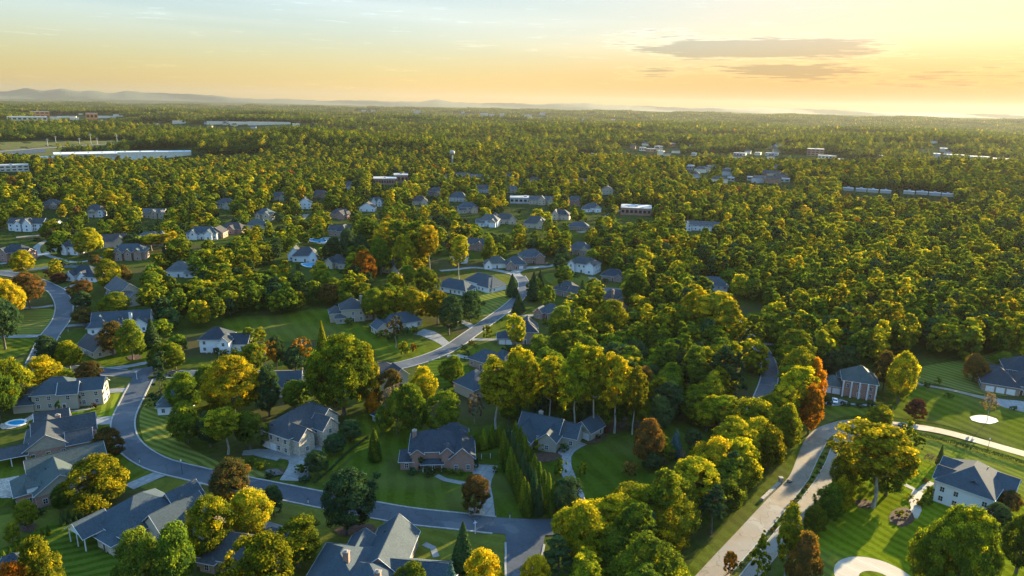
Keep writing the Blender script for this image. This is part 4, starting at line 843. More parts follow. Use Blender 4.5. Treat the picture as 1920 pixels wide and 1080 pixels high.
house((1335, 552, 0), -10, [(0, 6, 18, 11, 5.5, 'h', 4.6)], 'grey', 'blue', 'blue roof sunk among trees beside an orange maple', 'the blue roof in the right wood', vis=.25)
house((1312, 433, 0), -10, [(0, 6, 34, 9, 5, 'x', 3.6), (-12, 0, 8, 6, 5, 'y', 3.4)], 'white', 'grey', 'pale grey roofed building deep in the right wood', 'the pale roofed building in the right wood')
house((706, 792, 0), -35, [(0, 1.8, 4, 3.6, 2.6, 'h', 1.9)], 'grey', 'dark', 'small dark playhouse shed under the orange maple', 'the small playhouse shed', name='shed', cat='shed', vis=.3)

# ---------------------------------------------------------------- trees
def unit(v): return v/np.maximum(np.linalg.norm(v, axis=-1, keepdims=True), 1e-9)
def quads_mesh(name, C, Nrm, size, tint, mats, rg, aspect=1.0):
    """C centres, Nrm normals, size per leaf clump face -> one mesh of loose leaf faces"""
    n = len(C); Nrm = unit(Nrm)
    h = rg.normal(size=(n, 3)); a = unit(np.cross(Nrm, h)); b = np.cross(Nrm, a)
    s = size[:, None]*.5; k = rg.uniform(.65, 1.0, (n, 4, 1))
    V = np.stack([C+(-a-b*aspect)*s*k[:, 0], C+(a-b*aspect)*s*k[:, 1], C+(a+b*aspect)*s*k[:, 2], C+(-a+b*aspect)*s*k[:, 3]], 1).reshape(-1, 3)
    me = bpy.data.meshes.new(name); me.vertices.add(4*n); me.vertices.foreach_set('co', V.astype(np.float32).ravel())
    me.loops.add(4*n); me.loops.foreach_set('vertex_index', np.arange(4*n, dtype=np.int32))
    me.polygons.add(n); me.polygons.foreach_set('loop_start', np.arange(0, 4*n, 4, dtype=np.int32)); me.polygons.foreach_set('loop_total', np.full(n, 4, dtype=np.int32))
    at = me.attributes.new('tint', 'FLOAT', 'FACE'); at.data.foreach_set('value', np.clip(tint, 0, 1).astype(np.float32))
    me.update(calc_edges=True)
    for m in (mats if isinstance(mats, (list, tuple)) else [mats]): me.materials.append(m)
    return me
def crown_points(rg, kind, Wd, H, ncl, nlf, z0):
    """returns centres, normals, tint for a crown of width Wd between z0 and H"""
    R0 = Wd/2; zc = (z0+H)/2; hz = (H-z0)/2
    C = []; Nn = []; T = []
    if kind in ('cone', 'arbor'):
        for i in range(nlf):
            pass
        z = rg.uniform(0, 1, nlf)**1.35; ang = rg.uniform(0, 2*PI, nlf)
        prof = (1-z)**(.85 if kind == 'cone' else .6)*(np.minimum(1, (z+.06)*7))
        if kind == 'cone': prof = prof*(.80+.25*np.abs(np.sin(z*26+np.sin(ang*5)*1.2)))
        else: prof = prof*(.92+.10*np.sin(ang*7+z*9))
        r = R0*prof*rg.uniform(.72, 1.0, nlf)
        P = np.stack([r*np.cos(ang), r*np.sin(ang), z0+z*(H-z0)], 1)
        nn = np.stack([np.cos(ang), np.sin(ang), np.full(nlf, .45)], 1)+rg.normal(0, .38, (nlf, 3))
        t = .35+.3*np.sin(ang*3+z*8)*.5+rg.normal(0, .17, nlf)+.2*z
        return P, nn, t
    if kind == 'pine':
        per = nlf//ncl
        for i in range(ncl):
            zf = rg.uniform(0, 1)**.85; an = rg.uniform(0, 2*PI); rr_ = R0*(1-zf)**.7*rg.uniform(.35, .95)+.4
            c = np.array([rr_*math.cos(an), rr_*math.sin(an), z0+zf*(H-z0)*.97]); rc = R0*rg.uniform(.16, .28)
            dd = unit(rg.normal(size=(per, 3))); P = c+dd*(rc*rg.uniform(.4, 1.05, per)**.6)[:, None]*np.array([1, 1, .42])
            C.append(P); Nn.append(dd*.8+rg.normal(0, .5, (per, 3))+np.array([0, 0, .3])); T.append(np.full(per, rg.uniform(.1, .6))+rg.normal(0, .16, per))
        return np.concatenate(C), np.concatenate(Nn), np.concatenate(T)
    # broad crowns: many small leaf clumps over a lumpy egg, boughs pushing out as lobes
    nl = 9; lob = unit(rg.normal(size=(nl, 3))); la_ = rg.uniform(.10, .30, nl)
    d = unit(rg.normal(size=(ncl, 3)))
    d[:, 2] = np.where((d[:, 2] < -.75), -d[:, 2], d[:, 2])
    g = (np.clip(d@lob.T, 0, 1)**5*la_[None]).sum(1)
    fr = np.where(rg.uniform(size=ncl) < .16, rg.uniform(.15, .6, ncl), rg.uniform(.80, .98, ncl))*(.80+g)
    zz = d[:, 2]; taper = np.where(zz < 0, 1-.18*zz**2, 1-.10*zz**2)
    if kind == 'tall': taper = np.where(zz < 0, 1-.42*zz**2, 1-.05*zz**2)
    if kind == 'poplar': taper = np.where(zz > 0, 1-.45*zz, 1.0)
    cc_ = np.stack([d[:, 0]*R0*fr*taper, d[:, 1]*R0*fr*taper, zc+zz*hz*fr*.98], 1)
    cc_[:, 2] = np.minimum(cc_[:, 2], H)
    big = rg.uniform(.085, .19, ncl)*(.62 if kind in ('sparse', 'great') else 1.0)
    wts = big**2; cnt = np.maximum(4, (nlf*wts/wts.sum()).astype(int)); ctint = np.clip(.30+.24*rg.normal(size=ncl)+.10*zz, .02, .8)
    for i in range(ncl):
        per = cnt[i]; c = cc_[i]; rc = R0*big[i]*1.12
        dd = unit(rg.normal(size=(per, 3))); out = unit((c-np.array([0, 0, zc-hz*.3]))[None])[0]
        flip = (dd@out) < -.35; dd[flip] = -dd[flip]
        P = c+dd*(rc*rg.uniform(.35, 1.45, per))[:, None]*np.array([1.1, 1.1, .75])
        C.append(P); Nn.append(dd*.75+out*.45+rg.normal(0, .42, (per, 3))+np.array([0, 0, .1])); T.append(np.full(per, ctint[i])+rg.normal(0, .16, per))
    return np.concatenate(C), np.concatenate(Nn), np.concatenate(T)
SHAPES = {   # kind: width, height, crown base, clumps, leaf faces, leaf size
 'oak': (10, 12, .8, 210, 17000, .30), 'oval': (8, 12, .6, 190, 15000, .28), 'tall': (8.5, 20, 5.2, 200, 17000, .34), 'pine': (8, 20, 6.0, 40, 5600, .50),
 'cone': (5, 10, .4, 0, 6000, .34), 'arbor': (3, 8, .1, 0, 5000, .22), 'shrub': (2.4, 2, .05, 26, 1700, .17), 'sparse': (7, 9, 2.0, 60, 4200, .24),
 'great': (20, 22, 2.0, 480, 46000, .36), 'poplar': (5, 14, 1.0, 70, 5600, .34)}
def trunk_mesh(rg, kind, Wd, H, z0, far=False):
    mb = MB(); r0 = {'oak': .42, 'oval': .3, 'tall': .30, 'pine': .32, 'cone': .14, 'arbor': .08, 'shrub': .05, 'sparse': .18, 'poplar': .2, 'great': .6}[kind]
    top = z0+(H-z0)*(.72 if kind in ('oak', 'tall', 'pine', 'oval', 'poplar') else .85 if kind != 'shrub' else .4)
    n = 5; lean = rg.normal(0, .25, 2)
    pts = [(lean[0]*(k/n)**2+.12*rg.normal()*(0 < k), lean[1]*(k/n)**2+.12*rg.normal()*(0 < k), -.3+(top+.3)*k/n) for k in range(n+1)]
    mb.tube(pts, [r0*(1.25 if k == 0 else 1)*(1-.78*k/n) for k in range(n+1)], 6)
    nb = {'oak': 7, 'oval': 6, 'tall': 7, 'pine': 8, 'sparse': 14, 'poplar': 5, 'great': 12}.get(kind, 3 if kind == 'shrub' else 0)
    for i in range(nb):
        f = rg.uniform(.3, .95); zz = z0*.6+(top-z0*.6)*f; an = rg.uniform(0, 2*PI); L_ = Wd*.5*rg.uniform(.5, .85)*(1-.35*f)
        up = L_*rg.uniform(.35, .9) if kind != 'pine' else L_*.12
        b = (lean[0]*f*f, lean[1]*f*f, zz)
        m1 = (b[0]+math.cos(an)*L_*.55, b[1]+math.sin(an)*L_*.55, zz+up*.4); e1 = (b[0]+math.cos(an+.2)*L_, b[1]+math.sin(an+.2)*L_, zz+up)
        mb.tube([b, m1, e1], [r0*.38, r0*.2, .03], 4)
        if kind in ('sparse', 'oak'):
            for s_ in (-.6, .6): mb.tube([m1, (m1[0]+math.cos(an+s_)*L_*.4, m1[1]+math.sin(an+s_)*L_*.4, m1[2]+up*.5)], [r0*.14, .02], 3)
    return mb.mesh('trunk', BARKP if kind in ('tall', 'sparse') else BARK)
PROTO = {}
for kind, nv in (('oak', 5), ('oval', 3), ('tall', 5), ('pine', 2), ('cone', 2), ('arbor', 2), ('shrub', 3), ('sparse', 2), ('poplar', 2), ('great', 2)):
    Wd, H, z0, ncl, nlf, ls = SHAPES[kind]
    for v in range(nv):
        rg = np.random.default_rng(100+v*13+len(kind)*7+ord(kind[0]))
        P, Nn, T = crown_points(rg, kind, Wd, H, ncl+int(rg.integers(-6, 7))*(ncl > 0), nlf, z0)
        keep = np.hypot(P[:, 0], P[:, 1]) < 15; P, Nn, T = P[keep], Nn[keep], T[keep]
        P[:, 2] = np.maximum(P[:, 2], .05)
        me = quads_mesh('crown', P, Nn, ls*rg.uniform(.65, 1.35, len(P)), T, [LEAF['green']], rg)
        PROTO[(kind, v)] = (me, trunk_mesh(rg, kind, Wd, H, z0))
NV = {'oak': 5, 'oval': 3, 'tall': 5, 'pine': 2, 'cone': 2, 'arbor': 2, 'shrub': 3, 'sparse': 2, 'poplar': 2, 'great': 2}

COLW = {'green': 'green', 'lime': 'yellow green', 'gold': 'golden', 'orange': 'orange', 'rust': 'rust coloured', 'dark': 'dark green', 'blue': 'blue green', 'maroon': 'maroon', 'bare': 'dusty half bare'}
NOUN = {'oak': ('tree', 'leafy_tree', 'tree'), 'oval': ('tree', 'leafy_tree', 'tree'), 'tall': ('tall tree', 'tall_tree', 'tree'), 'pine': ('pine', 'pine_tree', 'pine'), 'cone': ('conifer', 'conifer_tree', 'conifer'),
        'arbor': ('arborvitae', 'arborvitae', 'arborvitae'), 'shrub': ('shrub', 'shrub', 'shrub'), 'great': ('great tree', 'great_tree', 'tree'), 'sparse': ('thin tree', 'leafy_tree', 'tree'), 'poplar': ('slim tree', 'slim_tree', 'tree')}
TREES = []
def put_tree(x, y, wd, ht, kind, col, label=None, group=None):
    Wd, H = SHAPES[kind][:2]; v = random.randrange(NV[kind]); me, tr = PROTO[(kind, v)]
    t = empty(NOUN[kind][1], (x, y, float(hgt(x, y))), random.uniform(0, 2*PI), (wd/Wd, wd/Wd*random.uniform(.93, 1.07), ht/H))
    tag(t, label, NOUN[kind][2], group)
    c = link('crown' if kind != 'shrub' else 'foliage', me, t); c.material_slots[0].link = 'OBJECT'; c.material_slots[0].material = LEAF[col]
    link('trunk' if kind != 'shrub' else 'stem', tr, t)
    TREES.append([t, kind, col, x, y, ht, wd, label]); return t
def T(px, pb, pt, w_, kind, col, label=None, group=None):
    X, Y = gp(px, pb); m = mpp(px, pb)
    if kind == 'oak' and w_*m > 14.5: kind = 'great'
    return put_tree(X, Y, max(.8, w_*m*.93), max(.8, height_from(px, pb, pt)), kind, col, label, group)
LIST = """40 1165 1058 70 oak orange|85 1140 1015 80 oak gold|270 1120 1000 85 oak green|335 1120 990 80 oak green|400 1042 936 85 oak lime|435 942 866 80 oak rust|470 1003 918 85 oak lime|514 968 906 38 oval dark|652 1002 884 98 oval dark|562 1064 968 88 oval lime|495 1150 1012 120 oak gold|868 1068 980 56 cone dark|912 1160 1025 75 oval gold|1003 1140 1034 58 oval gold|775 1125 1055 60 oak green|845 1130 1052 46 cone blue
1061 967 892 58 oval dark|890 958 888 58 oval rust|703 864 804 34 arbor green|660 827 785 38 oval dark|628 855 815 42 oval dark|595 891 843 44 oval dark|205 862 806 64 oak rust|196 952 860 100 oak gold|215 930 870 50 oak lime|118 962 908 36 oval green|50 992 938 40 oval green|26 1020 980 26 oval green
30 765 678 72 oak lime|0 790 690 60 oak green|85 735 670 62 oak gold|118 722 690 44 oak green|168 724 678 46 oak rust|97 692 626 42 oval dark|131 692 640 48 oak gold|213 668 604 48 oak rust|250 675 600 48 oak green|287 652 598 38 cone dark|305 693 645 52 oak green|330 693 645 38 oak lime|158 607 577 44 oak rust|155 582 548 40 oak dark|155 560 526 40 oak rust|56 578 512 66 oak rust|15 602 524 66 oak gold|45 518 468 48 oak gold|167 481 427 52 oak lime|101 452 416 46 oak lime|206 543 488 48 oak lime|232 530 498 30 oak rust|217 595 548 60 oak green|10 655 560 70 oak dark|120 503 486 22 shrub dark|95 519 505 24 shrub maroon|112 530 512 30 oak maroon|206 402 358 38 tall gold|180 498 480 22 oak rust|205 490 466 20 oak gold|285 470 438 38 tall gold|310 470 438 36 tall gold|340 480 445 46 oak green|365 440 422 30 oak gold|250 410 388 24 oval gold|332 412 392 26 oval lime
645 778 630 128 oak lime|610 770 660 60 oak green|690 770 650 50 oak gold|440 785 664 118 oak gold|392 760 690 60 oak green|350 775 700 60 oak green|352 832 758 62 oak green|428 852 763 66 tall lime|470 842 770 58 oak green|395 838 775 50 oak dark|500 702 640 52 sparse orange|520 690 628 32 oak dark|490 662 610 28 poplar lime|470 650 612 26 oval green|567 692 630 48 sparse orange|555 696 650 46 oak dark|605 662 602 28 cone lime|553 772 712 50 oak green|505 780 690 50 oak dark|742 652 592 38 sparse rust|757 668 640 20 shrub gold|776 664 643 13 shrub orange|700 778 738 32 oak orange|738 806 720 56 sparse bare|735 772 695 50 oak rust|795 765 690 48 oak gold|775 603 540 56 oak gold|820 608 545 56 oak gold|842 628 552 46 oval dark|881 602 543 44 oval dark|972 588 550 33 cone dark|1000 564 510 34 cone dark|1012 548 506 24 cone dark|960 556 514 32 cone dark|1090 582 526 38 cone dark|1116 582 538 26 oak lime|1072 608 546 36 poplar lime|1140 645 562 74 oak gold|915 637 610 20 shrub lime|968 678 590 34 tall lime|1048 645 574 46 oak green
975 790 655 90 oak gold|930 805 668 74 tall gold|1030 800 672 50 tall lime|1075 815 648 62 tall lime|1110 812 645 56 tall lime|1152 812 660 58 tall gold|1185 815 690 50 tall gold|775 818 722 56 oak green|835 812 738 64 oak green|745 815 735 50 oak green|890 795 738 34 sparse bare|720 812 760 36 oak green
1180 895 867 32 shrub rust|1090 892 865 22 shrub lime|1265 858 804 34 cone blue|1300 847 803 38 oval dark|1213 872 786 56 oak rust|1240 868 822 42 oak green|1222 880 845 40 oval dark|1278 880 842 14 sparse bare|1342 795 750 50 cone blue|1300 795 735 50 oak green|1250 790 720 60 oak dark|1050 895 860 26 shrub green
1635 952 796 128 tall gold|1598 915 835 70 oak green|1660 930 850 70 oak green|1643 812 763 56 oak lime|1698 852 784 24 poplar lime|1720 842 817 26 shrub green|1760 874 834 16 cone dark|1745 873 852 26 sparse bare|1577 928 853 52 oak lime|1572 965 898 44 oak gold|1552 978 908 48 oak green|1525 998 950 46 oak lime|1470 1085 948 46 tall lime|1415 1120 992 34 poplar lime|1500 1125 1005 66 oak rust|1366 1075 1032 26 oval orange|1482 725 622 70 tall lime|1486 765 655 70 tall lime|1482 802 690 64 tall lime|1436 840 765 78 oak lime|1470 850 758 52 oak lime|1408 870 786 72 oak lime|1438 882 800 60 oak gold|1382 908 820 74 oak lime|1446 802 748 76 oak lime|1412 845 748 80 oak lime|1376 885 788 80 tall lime|1338 920 822 82 oak gold|1298 955 858 84 tall lime|1252 985 888 86 oak lime|1202 1012 908 88 tall lime|1150 1042 930 90 tall gold|1095 1078 948 96 oak lime|1358 676 566 62 tall lime|1338 655 548 74 tall lime|1300 640 545 70 oak gold|1352 612 552 44 oak rust|1368 640 580 40 oak green|1065 800 742 44 oak green|1095 798 738 46 oak dark|1130 800 742 46 oak green|1165 802 742 48 oak green|1200 806 748 48 oak green|1010 790 735 40 oak dark|955 795 740 46 oak green|1235 812 745 46 oak dark|1782 1150 955 150 oak lime|1735 1120 985 80 oak green|1868 995 944 48 oval dark|1905 1075 968 70 oak green|1888 965 922 40 oak rust|1515 815 725 48 oak orange|1520 768 672 38 oak orange|1683 757 664 54 oak gold|1655 735 662 46 oak rust|1555 712 655 40 oval dark|1585 700 650 40 oak dark|1823 714 664 44 oak rust|1715 785 748 38 oval maroon|1692 746 726 20 shrub green|1757 722 707 14 shrub green|1850 792 736 28 sparse bare|1431 622 598 30 oak dark|1548 752 738 16 shrub dark|1715 705 690 20 shrub green|1880 690 660 36 oak green
695 485 408 50 tall green|722 498 418 46 tall lime|750 505 412 48 tall green|778 508 415 50 tall lime|805 514 420 44 tall gold|760 520 440 50 oak lime|715 515 445 48 oak green|655 500 430 46 oak dark|625 495 445 42 oak dark|675 505 440 44 oak dark|685 540 470 54 oak orange|665 548 500 36 oak dark|860 525 440 34 tall lime|918 497 447 30 oak lime|800 560 500 44 oak green|765 540 500 40 oak green|1205 520 470 44 oak lime|1190 585 510 60 oak green|700 600 540 56 oak green|725 610 545 46 oak lime|650 590 548 34 oak green"""
for ln in LIST.replace('\n', '|').split('|'):
    a = ln.split(); T(float(a[0]), float(a[1]), float(a[2]), float(a[3]), a[4], a[5])
# planted rows
def row(p, q, n, hp, wp, kind, col, group, noun):
    for i in range(n):
        f = i/max(1, n-1); T(p[0]+(q[0]-p[0])*f, p[1]+(q[1]-p[1])*f, (p[1]+(q[1]-p[1])*f)-hp*(1+random.uniform(-.1, .1)), wp, kind, col, None, group)
row((944, 868), (988, 968), 8, 62, 26, 'arbor', 'green', 'arborvitae in the double row by the driveway', 'arborvitae')
row((966, 852), (1036, 968), 9, 64, 27, 'arbor', 'green', 'arborvitae in the double row by the driveway', 'arborvitae')
row((952, 856), (1010, 968), 7, 66, 27, 'arbor', 'dark', 'arborvitae in the double row by the driveway', 'arborvitae')
row((878, 850), (935, 835), 5, 42, 22, 'arbor', 'green', 'arborvitae behind the fence', 'arborvitae')
row((8, 1050), (92, 1003), 8, 20, 11, 'arbor', 'green', 'small conifers along the lower left lawn', 'arborvitae')
row((118, 985), (178, 962), 6, 24, 13, 'arbor', 'dark', 'small conifers beside the green roofed house', 'arborvitae')
# low clipped and loose shrubs by houses and beds
SH = """28 855 10 22 dark|60 870 12 26 green|95 862 12 24 gold|112 858 10 20 gold|150 838 12 20 green|35 950 16 22 green|60 968 12 20 dark|80 965 12 18 dark|158 945 12 20 green|112 778 30 12 dark|146 762 22 12 dark|128 776 10 14 dark|75 798 14 24 green|60 800 12 18 gold|176 768 12 14 maroon|186 745 12 16 dark|200 1020 18 22 dark|225 1030 16 22 rust|240 1018 12 18 green
505 895 10 20 dark|440 880 10 26 dark|470 872 10 24 green|492 880 18 28 lime|565 888 16 26 green|570 905 12 22 dark|600 820 10 14 rust|540 846 10 20 dark|553 842 22 14 dark|580 832 10 22 green|590 812 10 16 lime|615 812 10 14 lime|775 888 10 24 dark|803 892 14 24 dark|790 884 28 12 dark|830 886 8 16 green|845 890 10 16 green|893 880 22 12 dark|862 890 8 18 green|1010 842 20 30 lime|1035 842 18 28 gold|1058 848 14 20 green|1068 828 8 14 rust|1120 822 8 12 rust|1135 812 10 14 maroon|930 885 12 16 green
655 612 16 18 green|700 618 14 20 green|715 632 12 24 green|735 640 12 22 dark|762 628 14 18 dark|776 626 14 16 green|420 668 12 20 dark|440 665 12 20 green|410 665 14 16 dark|870 660 14 16 dark|876 672 16 18 dark|885 648 10 16 rust|893 705 8 16 green|905 706 8 16 green|835 740 14 14 dark|950 660 12 24 dark|960 665 12 22 dark|905 572 8 14 dark|1025 610 12 20 green|940 603 6 10 dark|185 640 8 14 green|145 672 12 18 gold|100 715 10 22 green|193 722 12 16 dark|290 750 14 26 dark|305 760 16 30 dark|312 735 16 16 green|280 762 8 14 green
1552 762 12 18 dark|1590 762 8 16 dark|1612 764 8 18 dark|1632 764 10 18 dark|1648 756 14 14 dark|1580 760 8 12 dark|1745 930 16 24 green|1733 945 16 24 green|1722 948 10 20 gold|1705 935 8 16 lime|1688 968 10 22 gold|1735 905 8 14 rust|1900 770 10 14 dark|1700 812 12 20 dark|1690 806 12 18 dark|1778 745 8 16 green|1735 726 10 16 green|1670 770 10 14 dark|1895 1000 20 30 green|1875 1010 20 34 dark|1850 985 10 20 rust
860 497 10 16 dark|1150 500 8 16 dark|1080 520 8 16 dark|1135 530 8 14 dark|600 505 8 12 dark|640 512 8 16 dark|70 452 7 14 dark|150 500 9 14 green|15 500 10 16 rust|100 440 6 12 dark|560 505 10 12 dark|705 895 8 18 dark"""
for ln in SH.replace('\n', '|').split('|'):
    a = [x_ for x_ in ln.split()]; px_, pb_, hp_, wp_ = [float(k) for k in a[:4]]
    T(px_, pb_, pb_-hp_, wp_, 'shrub', a[4])
# median plants
for i in range(24):
    f = i/23.; pa = catmull([gp(*q) for q in ((1559, 830), (1541, 866), (1523, 900), (1480, 957), (1441, 1005), (1392, 1064))], 1.0)
    p = pa[int(f*(len(pa)-1))]; put_tree(p[0]+random.uniform(-.3, .3), p[1], random.uniform(1.2, 1.9), random.uniform(.8, 1.3), 'shrub', random.choice(['dark', 'dark', 'rust', 'green']), 'low dark shrub in the planted median between the boulevard lanes', 'median shrubs')
# clipped hedge beside the upper drive
def hedge(pts, wd, ht, label):
    C_ = catmull(pxline(pts), .35); rg = np.random.default_rng(5); P = []; Nn = []
    for c in C_:
        for k in range(26):
            a_ = rg.uniform(-PI*.1, PI*1.1); P.append((c[0]+rg.normal()*.1, c[1]+math.cos(a_)*wd/2*rg.uniform(.8, 1.08), max(.1, ht*.55+math.sin(a_)*ht*.5*rg.uniform(.8, 1.1)))); Nn.append((rg.normal()*.3, math.cos(a_), math.sin(a_)+.2))
    P = np.array(P); me = quads_mesh('hedge', P, np.array(Nn)+rg.normal(0, .3, P.shape), rg.uniform(.16, .34, len(P)), rg.uniform(0, .9, len(P)), LEAF['dark'], rg)
    o = link('hedge', me); tag(o, label, 'hedge')
hedge([(1700, 812), (1740, 822), (1790, 834), (1850, 850), (1935, 876)], 1.9, 1.3, 'long dark clipped hedge along the inner side of the upper drive')
hedge([(592, 905), (620, 882), (655, 848), (690, 822)], 1.0, .9, 'low dark hedge line beside the cream stone house lawn')

# ---- the woods: trees fill a density map laid on the ground
K = np.array(KEEP)
MAPROWS = """400 mmmmmmmmmmmmmmmmmmmmmmmmmmmmmm##################
420 lmmmmmmmmmmmmmmmmmmmmmmmmmmm####################
440 llmmmmmmmmmmmmm##m#mmmmmmmmm####################
460 .lmllmmmmmmmmm.m##mmmmmmm##m####################
480 .ll.llmmmmmm#..####mlllmmm######################
500 l.l.lmm#####..m####m...mm.m#####################
520 ..lllmm#####.ml##mmm....llmm####################
540 ..llmm#######mm##ll..l..ml##m###################
560 ...lm#########m###ml.....m###m###.l#############
580 ....mm########..m##m......m##m###.l.############
600 ....ml####mm......m.....lmm######.l.############
620 .....lm#ll..............lm########.l############
640 ....ll..l............l...m########.l############
660 ......l.l...............mm########.m############
680 ......................l.##########.m###.#ll.....
700 .......lm.....l.........##########.m##..........
720 .......mm..m..l...m..m..##########.m##..........
740 .......ml.m...l...m.m...##########m##...........
760 .......m..l.......mm.mm.##########m#............
780 ..................mm.mm.........l##.............
800 .................................##.............
820 ................................................
840 ................................................
860 ................................................
880 ................................................
900 ................................................
920 ................................................
940 ................................................
960 ................................................
980 ................................................
1000 ................................................
1020 ................................................
1040 ................................................
1060 ................................................
1080 ................................................
1100 ................................................
1120 ................................................
1140 ..........l..l..............................ll..
1160 ............................................ll.."""
DM = {int(l.split()[0]): l.split()[1] for l in MAPROWS.split('\n')}
DV = {'#': 1.0, 'm': .46, 'l': .12, '.': 0}
def blocked(X, Y, extra=0.0):
    out = np.zeros(len(X), bool)
    for k0 in range(0, len(K), 64):
        k = K[k0:k0+64]; d = np.hypot(X[:, None]-k[None, :, 0], Y[:, None]-k[None, :, 1]); out |= (d < k[None, :, 2]+extra).any(1)
    return out
# clearings of the far land (pixels of the ground, half width px, depth toward the viewer in metres)
FARCLEAR = []
def clear_far(px, py, wpx, dfront, dback=30):
    X, Y = gp(px, py); r_ = math.hypot(X, Y); m = r_/FPX*wpx
    FARCLEAR.append((X, Y, math.atan2(X, Y), m/2, dfront, dback))
def in_far_clear(X, Y, grow=0):
    out = np.zeros(len(X), bool)
    for (x, y, a, hw, df, db) in FARCLEAR:
        rx, ry = X-x, Y-y; u = rx*math.cos(a)-ry*math.sin(a); v = rx*math.sin(a)+ry*math.cos(a)
        out |= (np.abs(u) < hw+grow) & (v > -df) & (v < db)
    return out

# ---------------------------------------------------------------- far buildings, lots and cars
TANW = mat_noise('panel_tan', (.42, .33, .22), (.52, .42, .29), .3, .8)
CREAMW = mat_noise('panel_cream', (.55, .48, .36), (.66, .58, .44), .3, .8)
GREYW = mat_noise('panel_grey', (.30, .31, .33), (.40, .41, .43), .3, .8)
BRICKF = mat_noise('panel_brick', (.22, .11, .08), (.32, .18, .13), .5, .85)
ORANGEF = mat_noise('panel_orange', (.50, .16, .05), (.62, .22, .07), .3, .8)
def hall(px, py, wpx, dep, ht, wall, label, name='flat_roofed_building', cat='building', group=None, rot=0, nwin=8, storeys=1, door=False, clr=(60, 30), roofm=None):
    X, Y = gp(px, py); r_ = math.hypot(X, Y); W_ = wpx*r_/FPX; z = float(hgt(X, Y))
    t = empty(name, (X, Y, z), -math.atan2(X, Y)+R(rot)); tag(t, label, cat, group)
    mb = MB(); mb.box(-W_/2, W_/2, 0, dep, -3, ht); mb.build('wall', wall, t)
    mb = MB(); mb.box(-W_/2-.2, W_/2+.2, -.2, dep+.2, ht+.003, ht+.6, 0)
    for k in range(max(1, int(W_/22))): cx = -W_/2+(k+.5)*W_/max(1, int(W_/22)); mb.box(cx-1.6, cx+1.6, dep*.4, dep*.4+3, ht+.6, ht+2, 1)
    mb.build('roof', [roofm or METALR, GREYW], t)
    if nwin:
        ww = W_/nwin
        for s_ in range(storeys):
            zb = s_*ht/storeys
            m_ = MB(); m_.box(-ww*.32, ww*.32, -.12, .05, 0, ht/storeys*.42 if not door else ht*.5)
            me = m_.mesh('window', WHITE if door else GLASS)
            for k in range(nwin): link('dock_door' if door else 'window', me, t, (-W_/2+(k+.5)*ww, 0, zb+(.2 if door else ht/storeys*.33)))
    if clr: clear_far(px, py, wpx*1.06+6, max(clr[0], .17*r_), clr[1]+dep)
    return t
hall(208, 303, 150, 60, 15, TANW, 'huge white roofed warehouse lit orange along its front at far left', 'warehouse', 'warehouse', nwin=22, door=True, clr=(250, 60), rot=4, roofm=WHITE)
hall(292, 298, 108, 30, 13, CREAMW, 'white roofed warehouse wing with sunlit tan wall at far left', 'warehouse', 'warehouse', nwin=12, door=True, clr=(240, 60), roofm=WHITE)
hall(70, 303, 75, 40, 7, CREAMW, 'long low cream building left of the huge warehouse', nwin=10, clr=(110, 30))
hall(22, 322, 44, 22, 8, CREAMW, 'cream three storey office with dark windows at the left edge', 'office_building', 'office building', nwin=6, storeys=2, clr=(90, 30))
hall(52, 227, 50, 60, 16, CREAMW, 'white flat roofed block at the far left below the hills', nwin=8, clr=(260, 80))
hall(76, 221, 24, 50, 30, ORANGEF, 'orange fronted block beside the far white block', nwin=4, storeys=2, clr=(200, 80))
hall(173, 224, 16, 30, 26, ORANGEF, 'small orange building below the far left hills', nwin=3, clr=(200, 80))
for k, (px_, py_, w_) in enumerate(((105, 224, 14), (122, 222, 20), (140, 225, 12), (200, 222, 26), (222, 219, 14), (336, 232, 20), (410, 233, 36), (450, 234, 32), (505, 234, 70), (555, 237, 12))):
    hall(px_, py_, w_, 30, 9, CREAMW, 'tiny sunlit building in the far left woods, %s from the left' % ['first', 'second', 'third', 'fourth', 'fifth', 'sixth', 'seventh', 'eighth', 'ninth', 'tenth'][k], group='tiny buildings in the far left woods', nwin=0, clr=(160, 40))
for k, (px_, py_, w_) in enumerate(((682, 211, 8), (700, 211, 8), (782, 212, 12), (868, 214, 6), (908, 217, 14), (922, 219, 10), (941, 218, 8), (990, 220, 14), (1018, 216, 12), (1093, 230, 4), (1150, 230, 6))):
    hall(px_, py_, w_, 60, 24, METALR, 'tiny white building in the hazy far centre, %s from the left' % ['first', 'second', 'third', 'fourth', 'fifth', 'sixth', 'seventh', 'eighth', 'ninth', 'tenth', 'eleventh'][k], group='tiny white buildings in the hazy distance', nwin=0, clr=(700, 80))
hall(722, 347, 42, 26, 8, BRICKF, 'long brick building with pale flat roof above the centre, left part', nwin=9, clr=(70, 20))
hall(752, 344, 26, 24, 11, BRICKF, 'taller brick wing with pale flat roof above the centre', nwin=4, clr=(70, 20))
hall(1192, 404, 56, 26, 7, BRICKF, 'flat roofed brick hall at the end of the upper pale lane', nwin=7, clr=(50, 20))
hall(985, 382, 58, 18, 6, GREYW, 'low grey flat roofed row above the big slate roof', nwin=7, clr=(45, 15))
for k, a in enumerate(((1205, 283, 12), (1222, 286, 16), (1238, 281, 12), (1262, 275, 16), (1245, 290, 12))):
    hall(a[0], a[1], a[2], 16, 9, BRICKF if k % 2 else CREAMW, 'small brown house on the far wooded rise, %s from the left' % ['first', 'second', 'third', 'fifth', 'fourth'][k], group='brown houses on the far rise', nwin=3, clr=(60, 10), rot=20*k)
